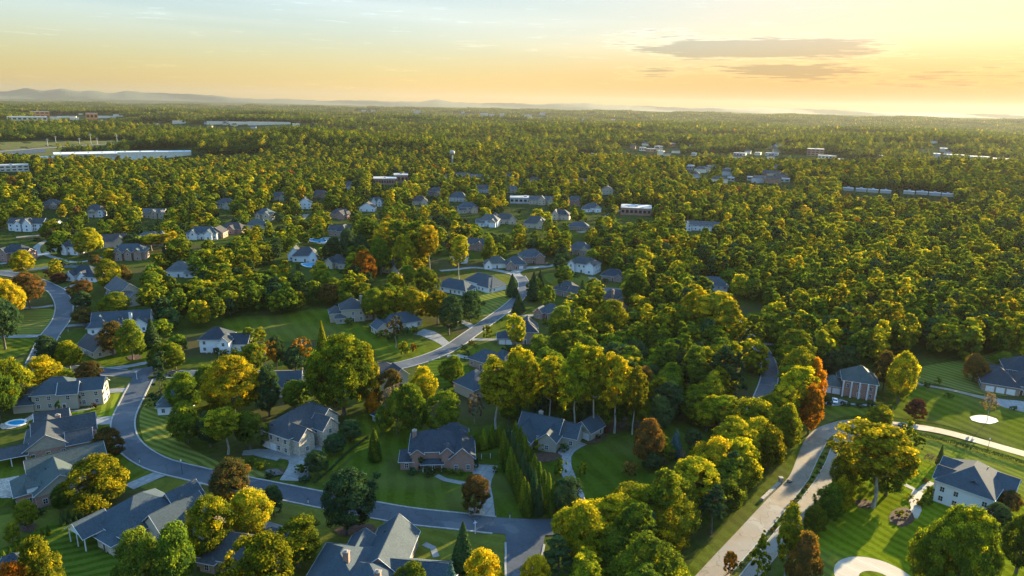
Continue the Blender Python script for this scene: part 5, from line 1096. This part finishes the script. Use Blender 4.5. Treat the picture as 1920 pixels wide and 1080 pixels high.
for k, a in enumerate(((1293, 318, 14), (1318, 323, 18), (1344, 316, 16), (1362, 325, 14), (1386, 292, 26), (1420, 291, 12), (1446, 292, 26), (1300, 292, 10), (1108, 293, 10))):
    hall(a[0], a[1], a[2]*.8, 20, 6, CREAMW if k % 2 else GREYW, 'pale low building among the right hand far woods, number %s by place from the left' % ['second', 'fourth', 'fifth', 'sixth', 'seventh', 'eighth', 'ninth', 'third', 'first'][k] if False else ['pale low building on the far right slope, second from the left', 'pale low building on the far right slope, fourth from the left', 'pale low building on the far right slope, fifth from the left', 'pale low building on the far right slope, sixth from the left', 'long white building beyond the far right slope', 'small grey building right of the long white building', 'grey building at the edge of the far brick blocks', 'small white house at the top of the far right slope', 'small pale house alone in the upper centre woods'][k], group='pale buildings on the far right slope', nwin=4, clr=(80, 15), rot=-8)
hall(1528, 292, 26, 30, 16, BRICKF, 'tall brick block on the far right ridge', 'brick_block', 'building', nwin=4, storeys=3, clr=(80, 20))
hall(1550, 299, 28, 20, 8, CREAMW, 'cream wing below the tall brick block', nwin=5, clr=(60, 10))
for k, a in enumerate(((1755, 296, 10), (1788, 298, 28), (1828, 301, 36), (1885, 306, 34), (1768, 285, 10), (1575, 307, 8), (1650, 300, 10))):
    hall(a[0], a[1], a[2], 30, 9, METALR, ['small white shed left of the far right flat roofs', 'first long flat roof in the glow at far right', 'second long flat roof in the glow at far right', 'third long flat roof in the glow by the right edge', 'tiny sunlit roof just above the glowing flat roofs', 'tiny white house below the brick block', 'tiny pale house between brick block and flat roofs'][k], group='flat roofs in the glow at far right', nwin=0, clr=(170, 30))
for k, px_ in enumerate((1590, 1614, 1636, 1660, 1704, 1728, 1752, 1776)):
    hall(px_, 358+k*1.6, 16, 12, 3.0, METALR, 'white trailer shaped unit in the far right row, %s from the left' % ['first', 'second', 'third', 'fourth', 'fifth', 'sixth', 'seventh', 'eighth'][k], 'storage_unit', 'storage unit', 'white storage units in the right wood', nwin=0, clr=(45, 14))
hall(1440, 340, 70, 12, 4.5, METALR, 'long thin white roof in the middle of the right wood', 'storage_unit', 'storage unit', nwin=8, clr=(50, 12))
hall(1370, 340, 12, 12, 4.5, METALR, 'short white roof left of the long thin white roof', 'storage_unit', 'storage unit', nwin=2, clr=(50, 12))
FR = random.Random(11)
for nm_, (x0, x1, y0, y1), n_, gp_ in (('on the far left rise', (90, 300, 213, 240), 16, 'small far left houses'), ('along the upper right slope', (1180, 1560, 272, 300), 16, 'small upper right houses'),
        ('in the right hand valley', (1290, 1480, 308, 345), 16, 'small houses in the right valley'), ('above the centre neighbourhood', (840, 1120, 335, 352), 9, 'small houses above the centre'), ('in the left centre woods', (330, 620, 228, 250), 8, 'small houses in the left centre woods'), ('in the glow near the right edge', (1600, 1900, 268, 310), 8, 'small houses near the right edge')):
    for k in range(n_):
        a_ = (FR.uniform(x0, x1), FR.uniform(y0, y1)); wm_ = FR.choice([CREAMW, TANW, GREYW, BRICKF]); X, Y = gp(*a_); r_ = math.hypot(X, Y); z = float(hgt(X, Y))
        t = empty('far_house', (X, Y, z), FR.uniform(-.6, .6)); cw = {'panel_cream': 'cream', 'panel_tan': 'tan', 'panel_grey': 'grey', 'panel_brick': 'brick'}[wm_.name]
        tag(t, 'tiny %s house half hidden by trees %s' % (cw, nm_), 'house', 'tiny %s houses %s' % (cw, nm_))
        W_, D_, H_ = FR.uniform(14, 22), 10, 6.5; mb = MB(); mb.box(-W_/2, W_/2, 0, D_, -2, H_); mb.build('wall', wm_, t)
        rb = MB(); roof_shape(rb, (0, D_/2, W_, D_, H_, FR.choice('hx'), 4)); rb.build('roof', [FR.choice([RF['slate'], RF['grey'], RF['brown']]), WHITE], t)
        clear_far(a_[0], a_[1], W_*FPX/r_*1.1, .07*r_, 12)
clear_far(415, 300, 120, 90, 40); clear_far(110, 287, 225, 60, 240); clear_far(1905, 492, 50, 30, 12)
def flat_lot(name, px, py, wpx, d0, d1, mat, label, zz=.3):
    X, Y = gp(px, py); r_ = math.hypot(X, Y); W_ = wpx*r_/FPX/2; a = math.atan2(X, Y); mb = MB(); n = 8
    for i in range(n):
        for j in range(n):
            q = []
            for u, v in ((i, j), (i+1, j), (i+1, j+1), (i, j+1)):
                uu = -W_+2*W_*u/n; vv = -d0+(d0+d1)*v/n; x_ = X+uu*math.cos(a)+vv*math.sin(a); y_ = Y-uu*math.sin(a)+vv*math.cos(a); q.append((x_, y_, float(hgt(x_, y_))+zz))
            mb.face(q)
    tag(mb.build(name, mat), label, kind='structure'); return X, Y, a
DRYF = mat_grass('dry_field', (.10, .10, .03), (.16, .14, .05), brown=.4)
flat_lot('field', 110, 287, 215, 50, 230, DRYF, 'dry open field crossed by roads at far left')
lx, ly, la = flat_lot('parking_lot', 415, 300, 110, 60, 30, ASPH, 'parking lot right of the warehouses')
flat_lot('road', 120, 276, 230, 9, 9, ASPHP, 'pale highway across the far left field', .6)
flat_lot('parking_lot', 40, 287, 60, 30, 20, ASPH, 'far left parking lot before the field', .55)
CARP = [newmat('car_paint_%d' % i)[0] for i in range(5)]
for m_, c_ in zip(CARP, ((.7, .7, .7), (.03, .035, .05), (.25, .26, .28), (.3, .03, .03), (.05, .09, .2))):
    p_ = m_.node_tree.nodes['Principled BSDF']; p_.inputs['Base Color'].default_value = (*c_, 1); p_.inputs['Roughness'].default_value = .25; p_.inputs['Coat Weight'].default_value = .5
def car_meshes(m_):
    b = MB(); prof = [(-2.25, .35), (-2.25, .8), (-1.9, .95), (-1.3, 1.0), (1.0, 1.02), (1.9, .85), (2.25, .7), (2.25, .35)]
    n = len(prof); P = [(x_, -.88, z_) for x_, z_ in prof]+[(x_, .88, z_) for x_, z_ in prof]
    b.solid(P, [tuple(range(n)), tuple(range(2*n-1, n-1, -1))]+[(i, n+i, n+(i+1) % n, (i+1) % n) for i in range(n)])
    b.solid([(-1.0, -.62, 1.42), (.3, -.62, 1.42), (.3, .62, 1.42), (-1.0, .62, 1.42), (-1.5, -.76, 1.0), (1.0, -.76, 1.0), (1.0, .76, 1.0), (-1.5, .76, 1.0)], [(0, 1, 2, 3)])
    g = MB(); g.solid([(-1.0, -.62, 1.41), (.3, -.62, 1.41), (.3, .62, 1.41), (-1.0, .62, 1.41), (-1.5, -.78, .99), (1.0, -.78, .99), (1.0, .78, .99), (-1.5, .78, .99)], [(0, 4, 5, 1), (1, 5, 6, 2), (2, 6, 7, 3), (3, 7, 4, 0)])
    w_ = MB(); P = []
    for s_ in (-.1, .1): P += [(.33*math.cos(2*PI*i/12), s_, .33*math.sin(2*PI*i/12)) for i in range(12)]
    w_.solid(P, [tuple(range(12)), tuple(range(23, 11, -1))]+[(i, 12+i, 12+(i+1) % 12, (i+1) % 12) for i in range(12)])
    return b.mesh('body', m_), g.mesh('window', GLASS), w_.mesh('wheel', BLACKM)
CM = [car_meshes(m_) for m_ in CARP]
def car(x, y, rz, k, label, group=None, far=False):
    t = empty('parked_car', (x, y, float(hgt(x, y))+(.15 if not far else .35)), rz); tag(t, label, 'car', group)
    b, g, w_ = CM[k]; link('body', b, t); link('window', g, t)
    for sx_ in (-1.35, 1.35):
        for sy in (-.8, .8): link('wheel', w_, t, (sx_, sy, .33))
p = gp(1565, 754); car(p[0], p[1], R(-22+90), 0, 'white car parked before the garage of the columned mansion')
p = gp(168, 610); car(p[0], p[1], R(10), 4, 'dark blue car on the driveway of the long blue roofed house')
p = gp(752, 745); car(p[0], p[1], R(40), 1, 'black car tucked beside the tan house')
p = gp(1025, 498); car(p[0], p[1], R(10), 1, 'dark car beside the cottages at the lane end')
p = gp(560, 404); car(p[0], p[1], R(50), 0, 'white car on the upper pale lane')
ncar = 0
CW = ['white', 'black', 'grey', 'red', 'blue']
rsc = random.Random(3)
for rw in range(4):
    for i in range(15):
        if rsc.random() < .2: continue
        u = -42+i*6.0; v = -52+rw*20; k = rsc.choice((0, 0, 1, 2, 2, 3, 4))
        car(lx+u*math.cos(la)+v*math.sin(la), ly-u*math.sin(la)+v*math.cos(la), -la+PI/2, k, CW[k]+' car in the lot right of the warehouses', CW[k]+' cars in the warehouse lot', True)
X_, Y_ = gp(1905, 492)
for i in range(4): car(X_-8+i*5.2, Y_-4*(i % 2), R(15), 0, 'white car half hidden in trees at the right edge', 'white cars in the right edge trees')

# ---------------------------------------------------------------- small street things
def post_box(px, py, label):
    x, y = gp(px, py); t = empty('mailbox', (x, y, .1), random.uniform(-.6, .6)); tag(t, label, 'mailbox')
    m_ = MB(); m_.box(-.07, .07, -.07, .07, 0, 1.15); m_.build('post', WHITE, t)
    m_ = MB(); m_.box(-.28, .28, -.14, .14, 1.15, 1.33); m_.cyl(0, 0, 1.33, 1.34, .02); m_.bar((-.28, 0, 1.33), (.28, 0, 1.33), .12); m_.build('box', BLACKM, t)
for px_, py_, lb in ((262, 868, 'white post mailbox at the inner street bend'), (956, 972, 'mailbox beside the straight concrete driveway'), (128, 622, 'mailbox at the long blue roofed house driveway'), (113, 634, 'mailbox opposite the lower striped lawn'), (824, 672, 'mailbox at the first driveway right of the street'), (727, 694, 'mailbox near the tan house by the bend'), (578, 944, 'mailbox on the near side of the lower street'), (1420, 700, 'mailbox beside the road into the right wood')):
    post_box(px_, py_, lb)
def lamp(px, py, ht, label):
    x, y = gp(px, py); t = empty('street_lamp', (x, y, .1)); tag(t, label, 'street lamp')
    m_ = MB(); m_.cyl(0, 0, 0, .5, .13, 8, 0, .08); m_.cyl(0, 0, .5, ht, .06, 8, 0, .045); m_.build('post', BLACKM, t)
    m_ = MB(); m_.cyl(0, 0, ht, ht+.35, .14, 8, 0, .22); m_.cyl(0, 0, ht+.35, ht+.6, .24, 8, 0, .05); m_.build('lantern', WHITE, t)
lamp(342, 890, 4.2, 'black street lamp with white lantern beside the left driveway')
lamp(1852, 842, 3.2, 'short lamp post beside the upper right drive')
def signpost(px, py, label):
    x, y = gp(px, py); t = empty('street_sign', (x, y, .1), .4); tag(t, label, 'sign post')
    m_ = MB(); m_.box(-.09, .09, -.09, .09, 0, 3.0); m_.build('post', WHITE, t)
    m_ = MB(); m_.box(-.5, .5, -.03, .03, 3.0, 3.25); m_.box(-.03, .03, -.5, .5, 3.26, 3.5); m_.build('sign_blade', WHITE, t)
signpost(891, 1001, 'white street sign post at the lower junction')
signpost(257, 712, 'white street sign post at the left junction')
def pole(px, py, ht, label, arms=2):
    x, y = gp(px, py); t = empty('utility_pole', (x, y, float(hgt(x, y)))); tag(t, label, 'utility pole', 'poles over the far left field')
    m_ = MB(); m_.cyl(0, 0, -1, ht, .55, 8, 0, .3); m_.build('mast', GREYW, t)
    m_ = MB(); m_.box(-4, 4, -.2, .2, ht-2.5, ht-2.1); m_.box(-3, 3, -.2, .2, ht-5.5, ht-5.1); m_.build('cross_arm', GREYW, t)
for k, (px_, py_, h_) in enumerate(((152, 287, 32), (171, 270, 24), (90, 275, 18), (183, 271, 16), (220, 268, 20), (105, 268, 16))):
    pole(px_, py_, h_, ['tall grey pole in front of the dry field', 'second tallest pole behind the dry field', 'leftmost pole on the dry field', 'short pole near the middle of the highway', 'pole at the right end of the far highway', 'short pole behind the left part of the field'][k])
# water tower
x, y = gp(848, 312); r_ = math.hypot(x, y); t = empty('water_tower', (x, y, float(hgt(x, y)))); tag(t, 'pale round water tower rising out of the middle woods', 'water tower')
m_ = MB(); m_.cyl(0, 0, 0, 20, 1.6, 12, 0, 1.1); m_.build('stem', METALR, t)
m_ = MB(); ns = 9; P = []; 
for i in range(ns+1):
    a = -PI/2+PI*i/ns; P.append((0, 0, 23+4.2*math.sin(a)))
m_.tube(P, [max(.05, 4.8*math.cos(-PI/2+PI*i/ns)) for i in range(ns+1)], 16); m_.build('tank', METALR, t); clear_far(848, 312, 14, 60, 10)
# boulders
for k, (px_, py_, s_) in enumerate(((505, 887, 1.0), (514, 889, 1.6), (524, 890, .8), (571, 896, 1.5), (1480, 905, .7))):
    x, y = gp(px_, py_); rg = np.random.default_rng(k); bm = MB(); P = []
    for i in range(5):
        for j in range(8):
            a, b = PI*(i+.5)/5-PI/2, 2*PI*j/8; q = s_*rg.uniform(.85, 1.1); P.append((q*math.cos(a)*math.cos(b)*1.3, q*math.cos(a)*math.sin(b), q*math.sin(a)*.6+.3))
    bm.solid(P, [(i*8+j, i*8+(j+1) % 8, (i+1)*8+(j+1) % 8, (i+1)*8+j) for i in range(4) for j in range(8)]+[tuple(range(7, -1, -1)), tuple(range(32, 40))])
    tag(bm.build('boulder', BOULD, None, (x, y, .15)), ['small grey boulder at the left of the driveway bed', 'largest grey boulder in the driveway bed', 'smallest grey boulder in the driveway bed', 'grey boulder right of the wide driveway', 'low boulder at the boulevard edge'][k], 'boulder')
# fence behind the brick house drive
t = empty('garden_fence', (0, 0, 0)); tag(t, 'dark garden fence closing the court behind the straight driveway', 'fence')
A_ = [gp(886, 862), gp(936, 858), gp(943, 878)]; m_ = MB()
for a, b in zip(A_, A_[1:]):
    n = max(2, int(np.linalg.norm(b-a)/2.2))
    for i in range(n+1):
        q = a+(b-a)*i/n; mm = MB(); mm.box(q[0]-.07, q[0]+.07, q[1]-.07, q[1]+.07, 0, 1.7); mm.build('post', WHITE, t)
    for z_ in (.5, 1.0, 1.5): m_.bar((a[0], a[1], z_), (b[0], b[1], z_), .06)
m_.build('rail', BLACKM, t)
# stone wall and post at the boulevard
a, b = gp(1428, 940), gp(1463, 907)
t = empty('stone_wall', (0, 0, 0)); tag(t, 'low stone entrance wall beside the boulevard', 'wall')
m_ = MB(); m_.bar((a[0], a[1], .45), (b[0], b[1], .45), .45); m_.build('masonry', STONE, t)
m_ = MB(); m_.box(b[0]-.5, b[0]+.5, b[1]-.5, b[1]+.5, 0, 2.0); m_.build('pillar', STONE, t)
m_ = MB(); m_.box(b[0]-.6, b[0]+.6, b[1]-.6, b[1]+.6, 2.0, 2.15); m_.build('coping', STONE, t)
K = np.array(KEEP)

# ---------------------------------------------------------------- filling the woods
SP = 8.1
pts = []
for iy in range(int(95/SP), int(1420/SP)):
    for ix in range(int(-1420/SP), int(1420/SP)): pts.append((ix, iy))
pts = np.array(pts, float); rgf = np.random.default_rng(21)
XY = pts*SP+rgf.uniform(-.46, .46, pts.shape)*SP
XY = np.concatenate([XY, XY[(pts[:, 1] < 35) & (pts[:, 0] > 0) & (pts[:, 0] < 20)]+np.array([[4.1, 3.6]])])
rr = np.hypot(XY[:, 0], XY[:, 1]); az_ = np.degrees(np.arctan2(XY[:, 0], XY[:, 1]))
ok = (rr < 1400) & (rr > 100) & (np.abs(az_) < 45); XY, rr = XY[ok], rr[ok]
Zt = hgt(XY[:, 0], XY[:, 1]); v = np.stack([XY[:, 0], XY[:, 1], Zt-CH], 1); dpt = v@cf
PX = 960+FPX*(v@cr)/dpt; PY = 540-FPX*(v@cu)/dpt
pr = np.ones(len(XY))
BAND = np.array([(1030, 1030), (1100, 1008), (1190, 978), (1270, 948), (1340, 908), (1400, 855), (1448, 790), (1474, 745), (1482, 785), (1452, 850), (1402, 920), (1352, 982), (1300, 1040), (1255, 1100), (1215, 1190), (1040, 1190)])
inb = inside(BAND, PX, PY)
for i in range(len(XY)):
    if inb[i]: pr[i] = .92; continue
    y_ = int(PY[i]//20*20)
    if y_ >= 400:
        rowm = DM.get(min(y_, 1160), None); c_ = int(min(47, max(0, PX[i]//40))); pr[i] = DV[rowm[c_]] if rowm else 0
        if y_ > 1160: pr[i] = 0
    elif y_ >= 360 and PX[i] < 1240: pr[i] = .72
    elif y_ >= 330 and PX[i] < 1240: pr[i] = .9
ok = rgf.uniform(size=len(XY)) < pr; XY, rr, PX, PY = XY[ok], rr[ok], PX[ok], PY[ok]
ok = ~blocked(XY[:, 0], XY[:, 1], 0.5) & ~in_far_clear(XY[:, 0], XY[:, 1], 3)
ex = np.array([(t_[3], t_[4]) for t_ in TREES if t_[1] not in ('shrub', 'arbor')])
for k0 in range(0, len(ex), 64):
    ok &= ~(np.hypot(XY[:, 0:1]-ex[k0:k0+64, 0][None], XY[:, 1:2]-ex[k0:k0+64, 1][None]) < 4.5).any(1)
XY, rr, PX, PY = XY[ok], rr[ok], PX[ok], PY[ok]
o_ = np.argsort(rr); XY, rr, PX, PY = XY[o_], rr[o_], PX[o_], PY[o_]
def pick_kind(px, py, r_):
    u = rgf.uniform(); n = math.sin(px*.021+py*.013)+math.sin(px*.008-py*.03)
    west = px < 1240
    if u < .40: k = 'tall'
    elif u < .78: k = 'oak'
    elif u < .92: k = 'oval'
    else: k = 'pine'
    u = rgf.uniform()
    if k == 'pine': c = 'dark' if u < .6 else 'green'
    elif (px > 1000 and py > 780): c = 'lime' if u < .62 else 'gold' if u < .78 else 'green'
    elif u < .46-.05*n: c = 'green'
    elif u < .80: c = 'lime'
    elif u < .87: c = 'gold'
    elif u < .885: c = 'orange' if u > .882 else 'rust'
    else: c = 'dark'
    return k, c
n_tree = sum(1 for t_ in TREES if NOUN[t_[1]][2] == 'tree')
mid = {}
for i in range(len(XY)):
    k, c = pick_kind(PX[i], PY[i], rr[i]); s_ = rgf.uniform(.8, 1.2)
    band = PX[i] > 1000 and PY[i] > 790
    ht = {'tall': 20, 'oak': 14.5, 'oval': 14, 'pine': 20}[k]*s_*(.86 if band else 1.0); wd = {'tall': 8.6, 'oak': 11.5, 'oval': 8.6, 'pine': 7.6}[k]*rgf.uniform(.85, 1.2); ht *= .94; wd *= .96
    if PX[i] < 1240 and 395 < PY[i] < 800: ht *= .84; wd *= .90
    if n_tree < 296 and NOUN[k][2] == 'tree':
        put_tree(XY[i][0], XY[i][1], wd, ht, k, c); n_tree += 1
    elif n_tree < 296 and k == 'pine': put_tree(XY[i][0], XY[i][1], wd, ht, k, c)
    else: mid.setdefault((k, c), []).append((XY[i][0], XY[i][1], wd, ht, rr[i]))
HID = bpy.data.collections.new('tree_sources')      # never linked to the scene: only read by the woodland scatter
def scatter(name, P, rot, scl, idx, coll, label):
    me = bpy.data.meshes.new(name); me.vertices.add(len(P)); me.vertices.foreach_set('co', np.asarray(P, np.float32).ravel())
    a = me.attributes.new('rot', 'FLOAT', 'POINT'); a.data.foreach_set('value', np.asarray(rot, np.float32))
    a = me.attributes.new('scl', 'FLOAT_VECTOR', 'POINT'); a.data.foreach_set('vector', np.asarray(scl, np.float32).ravel())
    a = me.attributes.new('idx', 'INT', 'POINT'); a.data.foreach_set('value', np.asarray(idx, np.int32))
    o = link(name, me); tag(o, label, 'woodland', kind='stuff')
    g = bpy.data.node_groups.new(name, 'GeometryNodeTree'); g.interface.new_socket('Geometry', in_out='INPUT', socket_type='NodeSocketGeometry'); g.interface.new_socket('Geometry', in_out='OUTPUT', socket_type='NodeSocketGeometry')
    nn = g.nodes; gi = nn.new('NodeGroupInput'); go = nn.new('NodeGroupOutput'); ip = nn.new('GeometryNodeInstanceOnPoints'); ci_ = nn.new('GeometryNodeCollectionInfo')
    ci_.inputs['Collection'].default_value = coll; ci_.inputs['Separate Children'].default_value = True; ci_.inputs['Reset Children'].default_value = True
    def attr(nm, ty):
        n_ = nn.new('GeometryNodeInputNamedAttribute'); n_.data_type = ty; n_.inputs['Name'].default_value = nm; return n_.outputs['Attribute']
    cx = nn.new('ShaderNodeCombineXYZ'); g.links.new(attr('rot', 'FLOAT'), cx.inputs[2]); er = nn.new('FunctionNodeEulerToRotation'); g.links.new(cx.outputs[0], er.inputs[0])
    g.links.new(gi.outputs[0], ip.inputs['Points']); g.links.new(ci_.outputs[0], ip.inputs['Instance']); ip.inputs['Pick Instance'].default_value = True
    g.links.new(attr('idx', 'INT'), ip.inputs['Instance Index']); g.links.new(er.outputs[0], ip.inputs['Rotation']); g.links.new(attr('scl', 'FLOAT_VECTOR'), ip.inputs['Scale'])
    g.links.new(ip.outputs[0], go.inputs[0]); md = o.modifiers.new('scatter', 'NODES'); md.node_group = g
    return o
# medium detail source trees: two of each kind and colour, named in order so that the index picks them
srcs = []; names = {}
KC = [(k, c) for k in ('tall', 'oak', 'oval', 'pine') for c in ('green', 'lime', 'gold', 'orange', 'rust', 'dark') if not (k == 'pine' and c not in ('green', 'dark'))]
for ki, (k, c) in enumerate(KC):
    for v in range(2):
        Wd, H, z0, ncl, nlf, ls = SHAPES[k]; rg = np.random.default_rng(900+ki*5+v)
        P, Nn, T_ = crown_points(rg, k, Wd, H, int(ncl*.5), 2600, z0*.6)
        me = quads_mesh('crown', P, Nn, .74*rg.uniform(.6, 1.35, len(P)), T_, [LEAF[c]], rg)
        o = bpy.data.objects.new('source_%03d' % len(srcs), me); HID.objects.link(o); names[(k, c, v)] = len(srcs); srcs.append(o)
P = []; ro_ = []; sc_ = []; ix_ = []
for (k, c), L_ in mid.items():
    Wd, H = SHAPES[k][:2]
    for (x, y, wd, ht, r_) in L_:
        P.append((x, y, float(hgt(x, y)))); ro_.append(rgf.uniform(0, 6.28)); f = 1.0+.08*min(1, r_/1200); sc_.append((wd*f/Wd, wd*f/Wd, ht/H)); ix_.append(names[(k, c, int(rgf.integers(2)))])
print('TREES individual', len(TREES), 'mid', len(P))
scatter('woodland', P, ro_, sc_, ix_, HID, 'mixed green and golden woodland filling the middle distance')
# far patches of canopy
def patch_coll(nm, size, ntree, per, ls, nvar, seed):
    co_ = bpy.data.collections.new(nm)
    for v in range(nvar):
        rg = np.random.default_rng(seed+v); C = []; Nn = []; T_ = []; S_ = []; base = rg.uniform(-.08, .10)
        g = int(math.sqrt(ntree))
        for i in range(g):
            for j in range(g):
                cx, cy = ((np.array([i, j])+.5+rg.uniform(-.45, .45, 2))/g-.5)*size
                w_ = rg.uniform(3.3, 6.2); h_ = rg.uniform(8, 18) if rg.uniform() < .85 else rg.uniform(17, 25); sp = np.clip(rg.beta(1.2, 3.4)+base, 0, 1)
                d = unit(rg.normal(size=(per, 3))); d[:, 2] = np.abs(d[:, 2])*1.0-.15*(rg.uniform(size=per) < .4)
                rad = rg.uniform(.75, 1.08, per)*(1+.22*np.sin(d[:, 0]*5+i)*np.cos(d[:, 1]*6+j))
                C.append(np.stack([cx+d[:, 0]*w_*rad, cy+d[:, 1]*w_*rad, h_*.5+d[:, 2]*h_*.5*rad], 1)); Nn.append(d+rg.normal(0, .38, (per, 3)))
                T_.append(np.full(per, sp)+rg.normal(0, .07, per)); S_.append(rg.uniform(.65, 1.3, per)*ls)
        me = quads_mesh('canopy', np.concatenate(C), np.concatenate(Nn), np.concatenate(S_), np.concatenate(T_), [LEAF_PATCH], rg)
        o = bpy.data.objects.new('%s_%02d' % (nm, v), me); co_.objects.link(o)
    return co_
def patches(name, size, r0, r1, coll, nvar, label, grow):
    g = np.arange(-int(r1/size)-1, int(r1/size)+2); GX, GY = np.meshgrid(g, g); P_ = np.stack([GX.ravel(), GY.ravel()], 1)*size*1.0
    r_ = np.hypot(P_[:, 0], P_[:, 1]); a_ = np.degrees(np.arctan2(P_[:, 0], P_[:, 1])); ok = (r_ > r0) & (r_ < r1) & (np.abs(a_) < 44)
    P_ = P_[ok]; ok = ~in_far_clear(P_[:, 0], P_[:, 1], grow); P_ = P_[ok]
    rg = np.random.default_rng(int(size)); n = len(P_)
    low = (np.sin(P_[:, 0]/620+1)*np.sin(P_[:, 1]/810)+.5*np.sin(P_[:, 0]/190)*np.sin(P_[:, 1]/260+P_[:, 0]/900)); keepm = rg.uniform(size=n) < np.where(low < -.75, .55, .99); P_ = P_[keepm]; low = low[keepm]; n = len(P_)
    z = hgt(P_[:, 0], P_[:, 1])
    idx = rg.integers(0, nvar, n); s = rg.uniform(1.02, 1.14, n)
    print(name, n)
    scatter(name, np.stack([P_[:, 0], P_[:, 1], z], 1), rg.integers(0, 4, n)*PI/2+rg.uniform(-.1, .1, n), np.stack([s, s, s*rg.uniform(.75, 1.3, n)], 1), idx, coll, label)
patches('woodland', 60, 1385, 3100, patch_coll('patch_a', 60, 64, 130, 1.6, 8, 300), 8, 'dense treetops of the far woods rolling toward the horizon', 22)
patches('woodland', 130, 3020, 10500, patch_coll('patch_b', 130, 289, 34, 2.9, 6, 400), 6, 'hazy treetops of the farthest woods under the horizon', 40)

# ---------------------------------------------------------------- distant hills
PRO = [(-300, 4), (-120, 7), (0, 4), (20, 5), (55, 13), (82, 7), (120, 13), (150, 8), (175, 11), (210, 6), (245, 12), (275, 9), (310, 9), (350, 8), (395, 7), (440, 3), (480, 1), (540, 3), (600, 0), (680, 3), (740, 2), (790, 3), (820, 9), (850, 3), (900, 2), (960, 4), (1000, 2), (1040, 5), (1105, 8), (1140, 4), (1200, 4), (1240, 2), (1290, 1), (1350, 4), (1380, 2), (1420, 5), (1450, 3), (1500, 4), (1560, 3), (1600, 2), (1650, 0), (1900, 1), (2200, 0)]
DH = 23000.
xs = np.linspace(-300, 2200, 400); hp = np.interp(xs, [p_[0] for p_ in PRO], [p_[1] for p_ in PRO])
k_ = np.array([.1, .2, .4, .2, .1]); hp = np.convolve(np.pad(hp, 2, mode='edge'), k_, 'valid')+np.sin(xs*.11)*.35+np.sin(xs*.27)*.25
m_ = MB(); rows = []
for j, (dz, q) in enumerate(((-1400, 0), (-800, .45), (-350, .82), (0, 1.0), (500, .8), (1500, 0))):
    row_ = []
    for i, x_ in enumerate(xs):
        a = math.radians(px_dir(x_, 205)[0]); d_ = DH+dz+300*math.sin(i*.13+j); zz = CH+(hp[i]*.8+.5)*DH/FPX
        row_.append((math.sin(a)*d_, math.cos(a)*d_, -20+(zz+20)*q))
    rows.append(row_)
V = [p_ for r2 in rows for p_ in r2]; n_ = len(xs)
m_.solid(V, [(j*n_+i, j*n_+i+1, (j+1)*n_+i+1, (j+1)*n_+i) for j in range(5) for i in range(n_-1)])
tag(m_.build('hills', mat_noise('hill_woods', (.02, .035, .02), (.04, .055, .025), .004, .95)), 'low blue mountain ridges along the horizon', kind='structure')

# ---------------------------------------------------------------- air
hz = MB(); hz.box(-28500, 28500, -28500, 28500, -160, 430)
hm = bpy.data.materials.new('haze'); hm.use_nodes = True; ht_ = hm.node_tree; ht_.nodes.remove(ht_.nodes['Principled BSDF'])
pv = ht_.nodes.new('ShaderNodeVolumePrincipled'); pv.inputs['Color'].default_value = (.31, .32, .31, 1); pv.inputs['Density'].default_value = 3.3e-5; pv.inputs['Anisotropy'].default_value = .3
ht_.links.new(pv.outputs[0], ht_.nodes['Material Output'].inputs['Volume'])
tag(hz.build('haze', hm), 'thin evening haze in the air', kind='stuff')

# ---------------------------------------------------------------- labels of the trees: look, then place against the nearest house
HW = [(ph, x, y) for ph, x, y in LAND]
ORD = ['nearest', 'second nearest', 'third nearest', 'fourth nearest', 'fifth nearest']
groups = {}
for t_ in TREES:
    o, kind, col, x, y, ht, wd, lb = t_
    if lb: continue
    b = min(HW, key=lambda h: math.hypot(h[1]-x, h[2]-y)); dx, dy = x-b[1], y-b[2]; r0 = math.hypot(b[1], b[2])
    ux, uy = b[1]/r0, b[2]/r0; f = dx*ux+dy*uy; s = dx*uy-dy*ux
    rel = ('right of' if s > 0 else 'left of') if abs(s) > abs(f) else ('behind' if f > 0 else 'in front of')
    groups.setdefault((b[0], rel, col, NOUN[kind][0]), []).append((math.hypot(dx, dy), t_))
for (ph, rel, col, noun), L_ in groups.items():
    L_.sort(key=lambda q: q[0])
    for i, (d_, t_) in enumerate(L_):
        if len(L_) == 1: lb = '%s %s %s %s' % (COLW[col], noun, rel, ph)
        elif i < 5: lb = '%s %s %s %s, %s' % (COLW[col], noun, rel, ph, ['nearest one', 'second nearest', 'third nearest', 'fourth nearest', 'fifth nearest'][i])
        else:
            lb = '%s %s massed with others %s %s' % (COLW[col], noun, rel, ph)
            t_[0]['group'] = '%s %ss massed %s %s' % (COLW[col], noun, rel, ph)
        t_[0]['label'] = lb
